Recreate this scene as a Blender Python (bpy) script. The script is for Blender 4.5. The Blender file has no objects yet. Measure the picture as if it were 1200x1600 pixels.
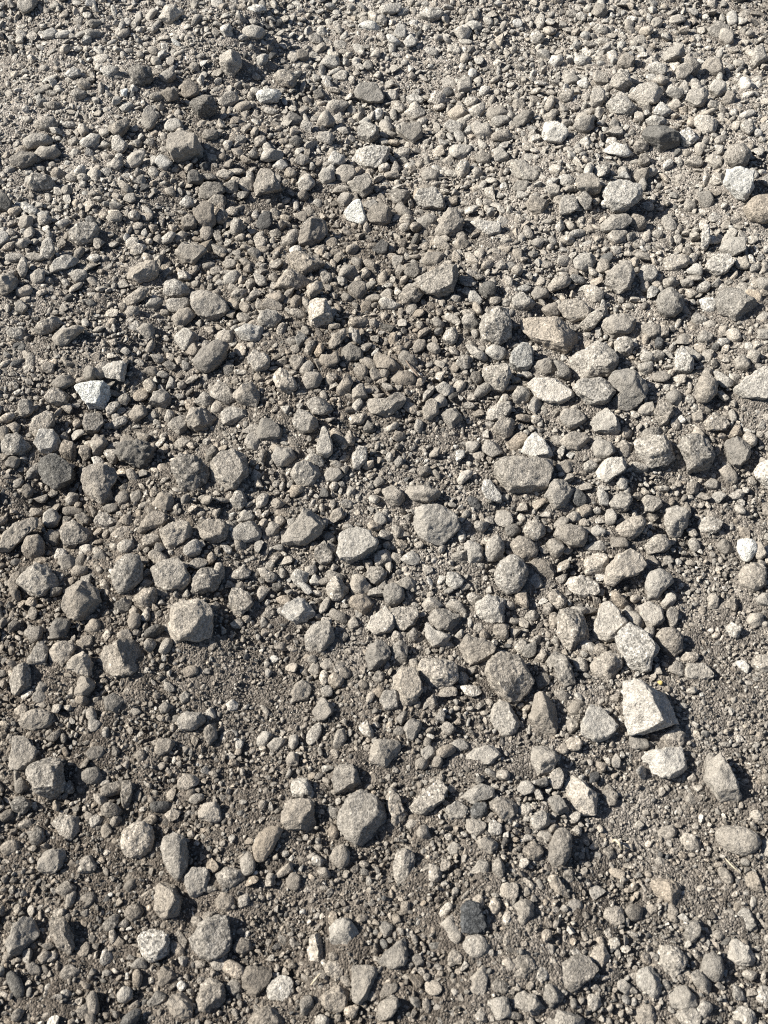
import bpy, bmesh, math, random
import numpy as np
from mathutils import Vector
DATA = '''
@A 0 1200
1:120,30 150,-15 220,-50 285,-40 300,60 285,120 245,165 200,150 160,95;5
2:65,70 95,45 130,65 135,90 100,120 70,115;4r
3:45,165 95,120 150,170 150,195 100,230 60,205;4a
4:380,20 400,0 460,-5 480,40 470,70 420,75 385,55;4r
5:240,265 280,210 390,235 375,290 330,345 285,320 270,285;6a
6:135,320 160,280 205,285 210,330 185,370 150,360;4r
7:165,460 195,400 240,385 300,380 310,430 260,490 230,510 185,485;5
8:350,465 380,420 430,412 450,450 435,500 400,515 365,490;5a
9:568,350 580,295 620,260 670,250 710,280 724,330 710,380 670,412 620,418 580,400;6r
10:470,185 500,160 545,170 578,205 550,235 510,235 480,220;4r
11:415,250 440,215 470,208 472,240 440,280 418,275;6a
12:570,60 600,40 618,70 615,150 600,205 575,190 568,120;4a
13:755,380 770,320 810,300 870,330 880,400 875,480 850,540 800,500 770,440;5r
14:870,500 900,465 960,470 985,500 965,570 920,612 885,590 870,545;5
15:725,620 740,550 780,525 840,545 870,610 870,660 835,710 790,725 745,690 727,655;5
16:835,60 870,25 930,35 945,70 900,90 860,125 838,95;6
17:885,140 910,118 955,122 960,145 920,170 890,165;5r
18:932,205 960,170 1010,160 1045,190 1040,240 1000,272 960,245 935,235;7
19:770,215 810,185 850,205 830,240 795,255;6
20:1010,500 1060,465 1130,475 1150,520 1090,560 1040,560;5r
21:1008,620 1040,580 1090,590 1105,640 1060,680 1025,665;5r
22:1080,580 1120,530 1160,530 1150,570 1110,585 1090,612;6
23:1120,610 1150,560 1180,570 1180,630 1140,665 1115,650;5
24:880,790 930,740 990,690 1060,690 1080,760 1080,840 1050,870 970,910 930,870 890,820;5
25:970,890 1010,860 1080,840 1075,900 1050,960 1010,950;5a
26:1090,830 1130,795 1175,810 1180,850 1140,880 1100,870;4r
27:638,840 650,770 700,750 760,760 810,800 800,860 740,900 670,935 640,890;7a
28:825,800 855,765 875,810 870,855 840,850;4
29:730,980 770,925 820,935 825,990 790,1030 740,1020;4
30:765,1130 800,1080 850,1040 895,1050 900,1130 890,1200 760,1190;5a
31:915,1060 965,980 1020,985 1050,1030 1050,1090 1000,1150 950,1165 925,1110;5
32:1055,1010 1100,980 1135,1020 1120,1085 1070,1080;4
33:1135,960 1180,910 1260,925 1270,980 1240,1060 1210,1110 1170,1090 1140,1020;4
34:30,820 60,740 110,700 180,710 190,760 140,840 80,890 40,870;5
35:230,720 300,700 330,760 350,830 320,870 270,840 240,780;4
36:545,1065 575,1025 620,1035 625,1075 590,1105 555,1095;6r
37:275,960 310,925 370,920 380,960 330,1000 290,990;4
38:175,890 205,850 240,865 235,900 200,920;5r
39:300,640 320,590 360,570 355,610 330,670 305,665;5
40:360,620 400,585 470,575 440,640 400,670 350,660;4
41:578,690 600,645 650,635 675,670 650,715 605,725;4r
42:240,680 270,650 310,665 305,700 260,705;6
43:480,730 520,690 560,680 560,720 520,770 485,765;4
44:570,560 610,520 650,520 650,570 610,590;4
45:235,1080 280,1050 310,1090 290,1150 240,1130;4
46:350,1140 400,1110 445,1130 430,1170 380,1180;4
47:690,1100 740,1040 790,1050 770,1110 720,1150;4
48:655,600 710,560 725,590 700,620 665,630;5
49:120,930 155,905 195,940 180,980 140,965;4
@B 400 1200
1:155,105 180,50 230,25 250,70 285,110 275,150 220,145 165,135;6
2:120,230 140,170 180,140 260,150 290,190 290,280 240,305 160,290 130,265;5
3:360,60 370,0 400,-30 450,-20 480,40 498,95 480,110 440,115 390,130 370,100;5
4:385,255 400,190 440,135 500,112 560,135 610,175 632,230 620,310 570,355 490,365 430,340 400,300;5
5:330,190 360,170 400,180 385,250 345,225;5
6:600,130 640,110 670,130 690,190 708,230 690,290 650,310 628,290 635,230 610,170;5
7:720,185 760,140 850,55 900,95 880,150 800,210 745,235 722,215;6a
8:700,265 720,235 755,250 755,285 715,298;6
9:330,290 360,265 392,295 375,335 345,325;5tr
10:348,415 370,375 410,355 440,395 435,445 400,480 360,450;5r
11:255,425 285,408 330,440 330,465 295,475 265,455;6
12:-15,370 10,310 80,265 130,280 100,340 70,400 30,440 0,430;5tr
13:140,520 180,480 210,500 205,560 165,592 145,570;4
14:645,470 660,390 700,370 730,375 745,460 740,550 700,565 660,540;5
15:772,485 800,455 850,455 875,490 860,530 825,555 790,530;5r
16:945,150 990,105 1050,75 1120,95 1115,135 1060,150 1000,180;5
17:870,225 900,180 945,155 990,185 980,230 930,250;5
18:985,210 1030,165 1090,160 1085,210 1040,250;2
19:965,255 1000,232 1080,255 1075,310 1040,330 1000,300;6
20:1090,150 1130,135 1200,150 1240,180 1200,230 1160,260 1110,205;4
21:1085,290 1105,230 1150,265 1152,310 1095,320;6
22:1030,345 1080,320 1140,330 1130,380 1080,420 1040,405;5
23:895,375 920,345 955,360 955,400 920,420;5
24:1000,490 1040,430 1080,420 1098,470 1070,510 1020,515;5
25:1103,440 1140,410 1165,460 1160,530 1130,550 1110,500;4
26:1130,575 1160,545 1220,530 1230,600 1170,630 1140,610;6
27:1075,635 1120,605 1160,625 1150,680 1110,695;5
28:960,660 1000,610 1040,620 1060,680 1080,730 1070,780 1000,780 955,770;2ab
29:855,740 900,700 950,665 955,760 960,800 950,830 900,840 870,790;5a
30:970,830 990,790 1050,780 1090,820 1090,860 1040,895 990,880;5r
31:890,890 930,835 965,885 960,920 910,930;5a
32:342,765 380,715 430,705 480,760 490,820 460,865 400,865 360,820;6
33:240,850 255,785 310,775 340,830 330,890 280,955 255,920;6a
34:320,930 350,890 400,900 430,950 425,990 370,990 330,965;6
35:450,990 455,930 520,925 580,950 580,1010 550,1060 500,1105 455,1090;5a
36:570,1060 600,1010 660,1000 665,1040 620,1075 580,1085;4
37:300,1080 350,1030 420,990 445,1000 440,1090 400,1150 370,1165 320,1120;5a
38:52,1030 80,980 140,960 175,1000 170,1060 130,1110 80,1105 55,1070;7
39:-40,1200 -30,1155 50,1115 110,1130 140,1165 150,1230 -30,1230;4
40:570,920 600,870 660,820 700,795 710,870 700,930 640,940;5a
41:725,885 750,855 790,900 790,940 750,940;4
42:575,745 605,715 650,740 640,780 600,795;5
43:985,1010 1010,950 1050,920 1085,950 1075,1060 1030,1085 990,1060;5
44:1090,1030 1130,980 1180,1000 1180,1050 1140,1075;4
45:1075,1090 1100,1065 1180,1080 1195,1150 1190,1200 1110,1180;5
46:1015,1150 1040,1100 1080,1110 1085,1190 1020,1200;5
47:885,1140 930,1130 955,1170 930,1200 890,1195;5
49:1150,700 1180,660 1200,680 1195,735 1165,730;7
50:1150,910 1200,880 1230,900 1215,960 1200,990 1165,960;6
@C 800 1200
2:165,55 195,10 225,-5 245,40 230,90 190,100;6a
3:18,100 45,65 85,60 110,100 85,125 45,132;6
4:235,90 250,50 310,15 345,55 390,120 415,185 390,215 320,220 270,190 245,140;6a
5:420,130 430,85 465,80 498,130 490,175 450,180;4
6:155,150 190,115 235,140 268,190 255,235 215,215 180,185;4
7:18,190 50,165 100,175 105,205 60,225 25,215;6
8:80,245 115,190 160,200 192,250 165,290 110,290;5
9:110,310 150,285 195,320 190,355 150,355;5
10:50,390 75,350 110,335 145,380 140,430 110,460 80,430;4
11:165,420 180,350 210,285 250,285 278,320 275,400 250,450 200,492 170,470;4r
12:218,500 245,470 285,480 292,525 265,548 235,535;4r
13:160,540 185,500 220,515 270,600 250,620 200,600 170,570;5
14:35,520 60,508 112,550 105,585 70,570;5
15:885,0 910,-75 960,-80 1010,-20 1050,50 1070,130 1055,185 980,165 930,110 900,60;5
16:955,300 1000,270 1090,280 1150,310 1165,350 1140,390 1080,408 1010,385 960,340;5r
17:1105,215 1145,190 1190,215 1180,250 1130,255;6
18:680,300 720,270 780,265 770,310 730,345 690,330;5
19:780,330 810,300 860,320 890,370 870,395 800,380;5
20:660,430 690,410 730,440 730,480 690,485;5
21:630,580 660,530 720,505 760,530 810,590 795,640 740,650 680,620;5t
22:445,470 480,470 538,490 520,528 470,510;6t
23:425,690 440,650 490,640 525,660 525,720 480,765 440,740;5
24:245,660 270,620 320,618 335,650 310,690 255,690;5
25:615,660 640,635 685,650 685,680 640,695;5
26:800,770 820,720 860,705 885,750 870,815 820,820;4
27:775,700 800,680 835,705 820,730 785,725;6
28:1040,705 1080,660 1110,655 1145,745 1100,760 1060,740;5a
29:975,680 1010,650 1050,665 1035,705 990,705;5
30:670,880 690,840 740,830 790,850 825,900 800,950 750,990 710,960 690,920;5
31:885,930 900,880 940,865 985,890 995,960 970,1000 910,1000 885,970;4r
32:1000,830 1040,800 1110,840 1165,890 1130,930 1070,925 1030,950 1010,890;6
33:440,820 465,785 505,800 500,850 470,870;6
34:365,870 390,830 430,825 465,890 440,925 400,930 375,900;5
35:160,920 185,885 220,905 210,955 175,955;6
36:100,980 115,925 160,935 182,970 150,1000 110,1012;6
37:195,970 240,920 310,870 360,890 405,945 370,985 300,1040 265,1055 225,1010;4
38:120,1050 160,1005 220,1015 245,1060 220,1120 190,1150 160,1100 130,1075;4
39:0,1085 60,1040 110,1070 165,1135 150,1165 60,1160 20,1125;5
40:340,1080 370,1055 420,1080 420,1120 380,1138 345,1110;6
41:150,1200 190,1150 250,1112 310,1150 345,1190 330,1240 170,1240;5
42:580,990 600,940 640,920 690,980 710,1060 670,1090 620,1060 590,1030;5
43:720,1090 760,1030 810,1020 850,1060 870,1110 820,1130 750,1125;5
44:750,1170 790,1130 850,1120 920,1140 910,1200 860,1240 770,1230;5
45:570,1150 600,1110 660,1110 690,1150 680,1210 600,1220;5
46:1130,1060 1170,1020 1210,1030 1210,1110 1170,1110;6
47:140,850 165,815 200,835 195,875 160,885;5
48:0,900 40,855 90,870 110,930 80,990 20,1000 -10,960;4
49:0,640 50,600 110,640 120,710 60,740 10,720;5
50:1020,1150 1080,1120 1140,1140 1160,1190 1100,1210 1030,1200;6
51:785,970 820,945 855,970 840,1010 800,1010;5
@D 0 800
1:0,150 20,95 70,55 140,30 175,30 175,70 130,100 80,150 40,190 0,185 -30,180;5
2:200,50 205,5 240,-20 290,10 270,65 235,78;6
3:285,100 300,50 345,30 390,70 445,85 468,130 430,160 370,150 335,178 300,150;5
4:345,15 390,0 440,50 430,80 385,65 350,35;5
5:440,40 460,0 500,0 550,45 520,85 480,95 450,75;6a
6:558,40 580,10 630,15 638,55 600,68 565,62;5
7:510,95 545,68 600,68 632,90 630,120 570,130 530,115;6
8:635,100 670,40 710,0 760,-5 790,30 760,70 700,80 660,120;4
9:540,160 580,128 625,130 632,170 600,197 560,190;6r
10:665,130 700,95 745,100 755,150 700,175 670,165;5
11:750,85 790,60 860,40 905,75 900,110 850,140 800,180 770,165 758,120;6
12:860,165 920,120 945,150 940,200 890,220 862,195;6
13:925,70 970,35 1040,40 1075,80 1050,130 990,150 940,115;5
14:1080,100 1120,55 1200,40 1230,70 1220,140 1150,140 1095,130;5
15:1090,20 1140,-10 1200,20 1190,45 1110,45;6
16:100,170 125,115 180,105 210,145 205,200 160,225 115,205;5r
17:260,250 275,210 340,195 375,215 340,260 300,285 265,275;5
18:332,275 360,248 410,255 415,290 370,308 340,295;5r
19:78,340 110,280 170,240 230,265 272,330 270,360 200,390 130,405 90,380;6
20:35,330 60,280 100,275 110,290 75,345 90,395 130,410 100,432 60,400;5
21:285,430 300,370 360,315 410,330 470,370 475,430 450,490 400,510 330,500 300,460;5a
22:522,290 545,240 590,198 650,205 672,255 660,320 610,370 565,385 535,345;5r
23:710,265 760,230 830,218 870,260 890,310 870,360 790,365 735,345 720,300;5
24:690,195 740,165 788,195 780,230 730,245 695,240;5
25:905,310 940,270 990,255 1030,300 1035,360 970,375 910,400 895,375;5
26:1075,290 1120,255 1180,265 1180,300 1130,320 1085,315;5
27:1070,440 1085,350 1110,345 1170,390 1185,430 1130,490 1080,480;5
28:750,510 770,460 830,420 880,400 950,410 985,450 998,510 985,580 930,610 860,600 800,620 760,575;6
29:630,395 660,360 720,355 755,375 745,410 690,450 645,440;5
30:535,430 580,400 620,410 610,460 570,480;4
31:597,510 615,475 655,475 660,530 635,560 605,545;5r
32:395,530 430,500 475,510 470,555 430,575 400,555;5
33:228,550 260,495 320,490 340,540 300,590 240,590;4
34:95,560 150,535 205,540 190,590 150,635 130,590;5
35:480,580 505,545 535,575 500,615;7
36:355,620 390,580 430,580 430,620 380,655;5
37:223,670 240,620 310,605 355,640 340,680 280,735 235,720;6
38:130,690 165,625 200,605 225,640 215,700 190,740 140,715;5
39:305,720 340,670 390,655 420,690 440,710 455,760 400,790 360,770 310,745;6
40:350,850 370,770 440,780 440,830 410,880 370,880;5
41:460,700 490,640 560,595 620,585 680,650 680,710 610,760 540,765 480,740;5
42:45,800 65,735 120,708 165,730 185,780 140,850 90,862 45,845;5a
43:160,830 190,790 225,810 210,850 170,858;5
44:490,880 530,845 580,880 600,920 560,950 500,950;4
45:80,990 110,930 180,920 270,940 280,980 230,1010 160,1020 90,1020;5
46:215,1055 300,1010 290,1040 250,1080 220,1080;4
47:30,1130 60,1050 110,1050 160,1100 190,1150 140,1200 60,1210 30,1190;5
48:400,985 430,960 475,990 470,1030 420,1030;5
49:830,970 870,935 940,940 965,980 920,1020 870,1040 840,1010;5
50:945,945 990,915 1025,935 1010,965 970,975;6
51:1055,900 1090,880 1115,895 1110,930 1080,935;8a
52:1030,1055 1070,1015 1120,1010 1110,1060 1070,1085 1040,1080;6
53:1100,1080 1120,1060 1140,1080 1130,1120 1105,1110;7
54:720,1120 745,1065 800,1065 830,1090 790,1130 740,1145;5
55:630,1140 660,1110 685,1130 680,1170 650,1175;4r
56:845,860 860,835 890,845 885,885 850,905;5
57:400,1130 430,1095 490,1100 520,1140 470,1170 420,1160;4
58:200,110 230,80 280,95 280,150 230,170 205,140;4
59:745,915 775,885 800,905 790,940 755,945;4r
60:465,340 480,310 515,335 515,370 490,380;6
61:655,335 680,315 720,330 700,350 670,355;5
62:435,210 475,180 510,210 500,245 450,240;4
63:160,1190 200,1150 320,1130 340,1160 280,1220 180,1230;4
@E 400 800
1:115,125 150,80 195,30 230,-20 300,-20 330,30 320,70 270,130 200,170 150,170 120,150;5
2:45,80 65,45 110,55 105,100 80,130 55,110;5
3:365,170 390,100 440,75 520,85 570,140 555,200 500,270 450,245 400,220;5
4:275,200 285,145 315,135 350,170 360,220 330,245 285,245;4
5:312,120 335,92 370,115 370,145 330,155;4
6:735,40 750,-10 800,-35 880,-30 930,10 950,60 930,110 870,160 800,140 755,100;5
7:552,215 570,185 610,178 640,205 635,245 590,260 560,245;5
8:512,305 530,260 580,252 613,285 605,330 570,345 530,325;4
9:593,380 605,345 650,332 690,365 695,405 650,445 610,430;4r
10:435,330 455,292 500,300 540,350 510,395 450,385;5
11:435,430 450,395 520,390 553,425 545,460 500,488 450,465;5t
12:330,360 350,315 380,295 430,350 435,400 380,420 335,390;5
13:250,320 280,285 310,320 290,350 258,340;6
14:160,295 195,262 250,285 240,335 205,362 180,340;6
15:120,480 140,430 200,398 250,420 278,460 260,500 190,540 130,515;7a
16:230,580 260,530 315,495 350,530 372,600 350,640 280,672 240,640;5
17:520,540 545,490 610,450 640,490 650,540 620,575 560,575;6
18:620,460 680,445 750,445 760,490 740,530 690,555 650,540 640,480;5
19:650,330 710,305 760,325 740,360 690,370;5
20:770,430 790,400 850,398 882,430 860,455 800,470;6
21:800,500 830,460 890,450 950,480 960,520 910,560 850,560;4
22:795,580 800,510 830,545 880,570 922,575 890,630 830,635;6
23:890,430 940,405 985,460 980,490 950,500 900,450;5
24:890,320 900,285 940,282 975,320 960,350 920,368 895,350;6
25:1040,500 1030,430 1090,390 1150,390 1180,430 1170,510 1110,530 1050,525;6
26:1100,570 1120,530 1175,530 1185,590 1140,605 1105,600;5
27:1120,290 1140,240 1200,200 1250,220 1275,290 1240,370 1180,385 1130,340;5r
28:1070,200 1085,130 1130,105 1165,150 1155,210 1110,235 1080,225;5r
29:975,150 1010,125 1070,170 1068,215 1030,245 990,240;5
30:905,210 930,185 990,180 992,230 940,245;4
32:515,680 530,620 590,605 625,640 630,700 590,740 530,735;4
33:630,660 640,610 690,597 712,650 705,700 670,725 640,700;4
34:765,720 780,690 840,680 905,670 930,700 945,780 900,825 820,840 780,820;6
35:925,590 1000,580 1080,590 1120,640 1100,690 1050,760 1000,770 970,700 960,640;5
36:1070,745 1090,700 1140,665 1230,670 1260,720 1295,790 1270,860 1210,920 1150,900 1100,850;5
37:1095,910 1130,880 1190,905 1230,940 1245,990 1200,1040 1150,1050 1110,1000 1090,950;5
38:630,790 690,730 750,735 780,830 750,890 700,930 665,880 640,830;5
39:580,880 600,840 650,830 670,870 660,930 610,945;5
40:705,570 740,545 770,575 750,610 715,610;4r
41:630,580 650,555 685,570 680,600 640,605;6r
42:165,840 190,800 240,790 262,830 240,880 210,908 175,880;5
43:265,930 310,870 365,910 360,940 305,990 280,965;5a
44:305,830 340,805 365,840 350,870 315,870;5
45:295,715 330,685 385,695 385,730 330,745;5
46:240,745 260,710 300,715 300,755 260,775;6
47:385,745 420,725 455,745 445,780 400,785;4
48:520,1150 545,1080 600,1060 660,1070 680,1110 650,1170 590,1205 535,1190;5
49:760,1130 800,1095 850,1110 845,1150 800,1170;5
50:690,1010 720,970 770,970 790,1010 750,1075 710,1060;5
51:840,960 870,910 890,950 880,995 845,990;4
52:865,1010 890,975 940,1020 920,1055 880,1050;5
53:910,1095 940,1060 990,1080 1000,1115 940,1125;5
54:990,1140 1030,1110 1110,1090 1150,1140 1110,1175 1030,1195 1000,1180;6a
55:790,890 830,850 860,880 850,920 810,930;5
56:360,1080 380,1020 430,1010 425,1080 400,1125 370,1120;5
57:150,1090 165,1045 200,1040 200,1080 170,1125;6
58:0,1060 40,1025 80,1050 60,1090 10,1110;6
59:50,1090 90,1060 150,1060 130,1100 80,1130;5
60:135,1160 160,1120 200,1135 200,1190 150,1195;5
61:540,780 570,745 610,760 600,795 560,805;4
62:390,590 410,560 435,575 420,610 395,610;4
63:0,250 30,245 60,280 100,290 90,330 50,330 20,300;5
64:30,480 60,430 95,440 90,480 50,510;4
65:540,5 560,-10 610,20 610,60 570,65;5
@F 800 800
1:50,90 70,50 115,35 155,65 155,105 110,140 70,120;5r
2:195,110 220,65 270,55 330,70 362,110 340,160 280,165 220,130;4r
3:-10,150 30,110 80,120 122,170 115,210 70,235 20,225;4r
4:155,155 190,120 235,130 245,175 225,215 180,215;4
5:85,240 120,205 180,220 205,280 190,310 140,300 110,270;4
6:75,330 110,285 140,300 145,345 110,362 80,350;5
7:365,85 400,58 440,90 430,115 385,130;6a
8:478,90 500,60 560,25 610,15 630,50 600,100 560,135 520,120;5r
9:435,20 450,-20 490,-10 492,30 470,75 440,60;5
10:715,60 725,-10 780,-30 830,0 820,60 790,120 740,115;5
11:857,70 880,35 940,20 990,45 985,75 930,120 890,100;5
12:955,160 985,110 1030,150 1040,190 990,200;4
13:1052,165 1060,130 1100,122 1145,135 1148,185 1110,233 1075,222;9r
14:1145,215 1155,110 1175,150 1192,190 1190,220;6a
15:1060,300 1085,255 1140,238 1190,275 1190,340 1140,372 1080,350;5r
16:325,260 350,215 400,193 450,205 450,250 420,295 360,300 330,285;6
17:435,320 445,260 500,200 560,170 610,200 628,250 580,295 520,310 480,345 440,345;6
18:335,185 350,155 410,135 450,160 440,195 380,190;5
19:430,140 460,115 540,125 560,165 500,170 450,165;4
20:625,340 640,290 690,265 740,290 755,330 700,380 680,420 640,415;5r
21:250,340 270,305 330,300 400,330 412,370 370,400 300,390;6
22:170,390 195,362 240,370 262,410 240,450 200,455 180,420;5
23:195,500 220,460 290,455 340,480 355,550 365,620 320,665 260,640 220,590;5
24:375,580 395,510 420,430 450,420 490,450 535,520 500,570 490,610 420,605;6
25:485,600 510,550 550,525 630,570 690,640 650,690 655,740 620,755 560,735 510,690;6
26:520,475 550,460 600,470 620,540 590,550 540,520;5
27:585,445 640,420 700,450 712,500 690,530 640,545 610,500;6
28:720,485 740,445 780,455 780,510 765,550 730,540;4
29:700,435 725,380 765,385 770,420 740,455 710,455;6
30:670,600 700,550 760,540 800,580 800,650 750,685 710,660;4r
31:350,740 380,695 440,660 500,665 525,720 480,775 430,803 370,785;5
32:465,400 470,360 500,370 550,430 520,455 485,440;4tr
33:375,640 410,615 455,625 440,665 395,685;4
34:780,690 810,655 870,660 882,690 840,715;5
35:735,730 770,700 815,720 815,755 770,780 745,760;4
36:805,745 820,715 900,710 955,765 900,795 820,790;5a
37:525,800 600,790 650,825 740,865 780,960 780,990 700,1010 620,1035 545,1045 530,930;7a
38:325,980 370,905 430,925 495,1000 450,1060 390,1075 330,1045;6
39:85,960 110,840 160,850 210,900 215,970 200,1060 160,1070 110,1020;4
40:180,660 215,640 260,690 290,760 300,820 260,835 220,790;4
41:190,840 230,825 270,860 260,905 220,880;4
42:255,910 300,880 350,900 325,955 265,950;4
43:245,1000 265,960 310,970 310,1010 270,1045;4
44:210,1110 240,1080 282,1105 260,1140 220,1130;5
45:78,1200 100,1110 145,1085 190,1110 218,1150 190,1215 150,1245 90,1220;5
46:600,1170 630,1130 720,1105 800,1105 840,1145 825,1190 790,1235 740,1250 660,1225 605,1195;7
47:690,1060 705,1015 760,1005 815,1040 800,1090 740,1105;5
48:535,1080 560,1040 630,1050 640,1110 580,1130;4
49:465,1150 480,1120 510,1160 510,1200 470,1200;5
50:990,560 1010,520 1060,515 1078,550 1060,600 1020,605;6
51:910,405 940,370 970,400 965,445 925,455;5
52:1095,505 1115,475 1180,475 1180,520 1130,545;5
53:1045,705 1080,690 1118,720 1100,770 1070,745;7
54:1120,700 1150,670 1210,670 1240,720 1190,760 1130,745;5
55:1000,430 1030,390 1060,420 1060,465 1010,465;4
56:10,630 60,582 68,640 50,670 12,660;6a
57:105,690 140,640 165,665 160,700 120,715;5
58:160,700 190,665 215,690 205,730 165,740;5
59:110,780 145,740 180,780 170,825 125,830;3
60:890,1170 930,1120 980,1150 990,1190 950,1215 890,1200;4
61:620,150 660,110 720,105 750,150 740,200 690,190 640,200;5
62:620,205 660,205 700,245 690,265 640,240;4
63:140,440 170,418 195,450 190,490 150,480;4
64:700,215 740,205 760,235 720,250;4
65:255,20 290,-5 330,15 320,50 270,52;5
66:285,690 320,680 360,710 350,745 295,750;5
67:1140,400 1180,380 1230,390 1220,440 1150,440;5
@G 0 400
1:-10,100 40,70 85,110 80,150 30,180 -20,170;5
2:80,50 100,0 120,0 130,60 120,110 90,90;5
3:140,80 170,50 215,75 205,125 160,130 140,110;5
4:225,65 260,15 310,-10 375,20 340,50 260,85;6
5:575,120 600,70 680,20 740,25 750,80 700,120 640,130;5
6:570,210 620,170 690,125 700,155 680,200 610,235;5a
7:765,170 775,120 820,108 880,140 890,180 840,198 790,190;6r
8:765,235 790,200 880,195 890,235 830,265 780,265;5
9:890,180 910,155 1010,175 1085,230 1060,270 1000,310 950,300 900,240;5
10:805,290 840,250 890,240 915,280 880,320 830,340;5r
11:680,235 710,195 760,195 770,230 720,270;5
12:570,260 590,235 650,240 655,280 610,300;5
13:640,345 680,315 725,320 732,375 690,395;5
14:795,360 870,335 930,370 955,410 910,430 850,440 820,410;6a
15:905,490 950,430 1010,395 1065,405 1070,460 1020,520 960,550 930,530;4r
16:1100,345 1150,320 1230,325 1240,380 1200,405 1130,390;7
17:990,390 1030,350 1090,345 1105,390 1080,425 1050,410;6
18:155,350 180,310 260,280 300,285 300,315 240,360 180,370;5
19:232,380 260,350 360,325 400,340 350,390 290,425 250,410;5
20:25,365 50,330 100,340 150,375 130,400 60,390;5
21:468,540 500,505 560,482 590,490 590,540 580,590 530,575 475,565;7a
22:352,615 370,600 480,587 510,620 515,650 495,715 420,715 385,660;9
23:235,600 280,560 330,560 355,595 330,625 260,625;4
24:205,660 240,620 300,620 335,660 300,710 240,700;5
25:85,700 100,670 150,680 160,720 130,765 90,745;5
26:135,830 150,760 220,725 265,750 260,800 200,815 150,865;5
27:158,870 185,815 235,805 285,850 285,895 220,935 185,910;7
28:0,890 30,840 80,830 155,900 130,935 70,930 20,940;5
29:180,980 205,945 260,930 320,970 350,1020 345,1080 290,1115 215,1060 185,1020;3
30:370,1050 390,1000 450,962 530,990 545,1030 520,1090 530,1150 470,1160 400,1120;5
31:275,910 295,860 340,870 365,930 350,970 290,940;4
32:365,930 380,875 430,870 430,940 390,965;5
33:420,870 450,835 490,850 515,890 490,930 440,945;5
34:385,780 400,740 470,735 490,790 440,845 395,830;4
35:505,800 530,765 590,745 600,780 540,820;6
36:540,925 560,880 640,860 710,890 720,940 690,1000 640,990 580,960;3d
37:485,920 520,895 550,915 560,970 520,985;5
38:605,740 630,700 690,700 690,740 640,785 612,770;5
39:555,660 590,640 610,675 590,710 560,690;5
40:500,710 530,670 575,700 550,735 505,745;5
41:695,690 720,640 770,620 810,650 810,690 750,725 700,720;5
42:785,790 830,745 880,750 890,810 850,860 800,830;5
43:870,770 890,715 960,710 1015,750 1020,800 960,820 890,820;5
44:905,690 950,640 1000,640 1020,690 980,715 920,715;5
45:980,620 1020,590 1060,600 1110,670 1070,700 990,660;5
46:1085,650 1140,600 1210,590 1220,650 1200,715 1130,690;5
47:1030,750 1060,705 1150,720 1170,750 1090,790 1040,785;5
48:795,970 840,935 920,940 970,1000 970,1060 930,1110 850,1100 830,1040;4d
49:965,1000 1020,940 1080,905 1140,920 1165,960 1165,1040 1120,1090 1050,1095 990,1060;5
50:970,910 1000,880 1030,910 1010,960 960,970;3
51:700,1160 740,1110 790,1100 815,1140 810,1190 750,1200 710,1195;5
52:1070,1140 1100,1100 1160,1100 1165,1150 1130,1190 1080,1190;5
54:1140,850 1180,825 1215,840 1220,920 1160,900;5
55:1160,480 1190,440 1260,470 1265,540 1225,565 1190,530;7
56:1090,540 1120,530 1180,545 1175,560 1110,560;6
57:95,1090 125,1060 160,1090 150,1140 110,1145;4
59:20,970 50,930 95,940 90,990 40,1000;4
60:1045,110 1050,75 1110,70 1135,95 1090,140 1055,135;6
61:825,60 870,70 905,95 880,120 840,110;6
62:330,95 350,55 405,70 410,110 360,130;5
63:70,240 85,205 120,200 130,250 100,280 75,270;5
64:1075,190 1100,160 1155,155 1155,190 1110,215;5
65:190,520 215,490 255,505 255,545 210,555;5
66:380,550 410,510 455,530 460,580 410,595;4
67:690,750 720,725 750,745 735,775 700,770;5
68:305,1140 330,1105 370,1115 365,1160 320,1170;5
69:540,1130 580,1090 610,1110 600,1160 560,1175;4
@H 400 400
1:130,20 170,-20 250,-20 315,30 300,70 240,105 200,80;5
2:65,130 100,85 160,60 230,100 255,135 200,155 110,160;5
3:300,90 320,60 355,85 355,125 320,140;5
4:222,210 235,165 280,115 315,120 310,170 260,210;6
5:385,85 415,40 460,45 480,90 440,125 400,115;5
6:425,150 460,115 510,120 520,170 490,205 450,195;4
7:218,260 225,225 270,195 320,200 345,235 360,300 300,350 260,325;7a
8:755,105 800,80 880,45 940,45 945,110 920,165 870,190 800,175 770,150;5
9:660,195 700,150 760,130 790,170 740,230 690,235;4
10:575,215 600,192 640,205 685,235 665,270 600,250;7
11:1030,170 1060,130 1100,115 1135,145 1120,185 1080,195;2
12:1035,345 1070,280 1130,235 1180,250 1195,310 1195,380 1140,420 1070,410;5
13:965,310 975,265 1020,275 1045,320 1020,355 985,350;5
14:870,390 890,340 935,330 950,380 920,420 890,420;5
15:325,405 360,370 420,335 425,375 390,415 360,440;5
16:430,360 440,330 480,350 508,400 490,420 450,395;6
17:385,440 440,405 500,440 500,475 440,500 400,485;4
18:298,490 310,460 350,465 380,440 400,480 360,530 320,545;5
19:70,560 85,525 130,525 185,590 192,625 150,650 100,615;6
20:218,580 235,545 290,545 315,570 290,615 235,625;5r
21:315,590 340,545 380,545 385,580 345,615;5
22:450,535 480,500 525,520 525,570 490,585;4
23:545,480 570,450 620,465 680,520 650,545 600,540 560,515;5
24:530,540 550,515 600,560 580,595 545,585;5
25:660,470 690,440 750,470 755,510 720,535 680,510;4
26:625,575 670,540 730,545 755,580 720,610 650,605;4
27:445,650 460,605 510,595 535,660 500,685 460,690;5
28:375,620 410,575 400,530 440,530 455,590 430,650 390,655;5
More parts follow.
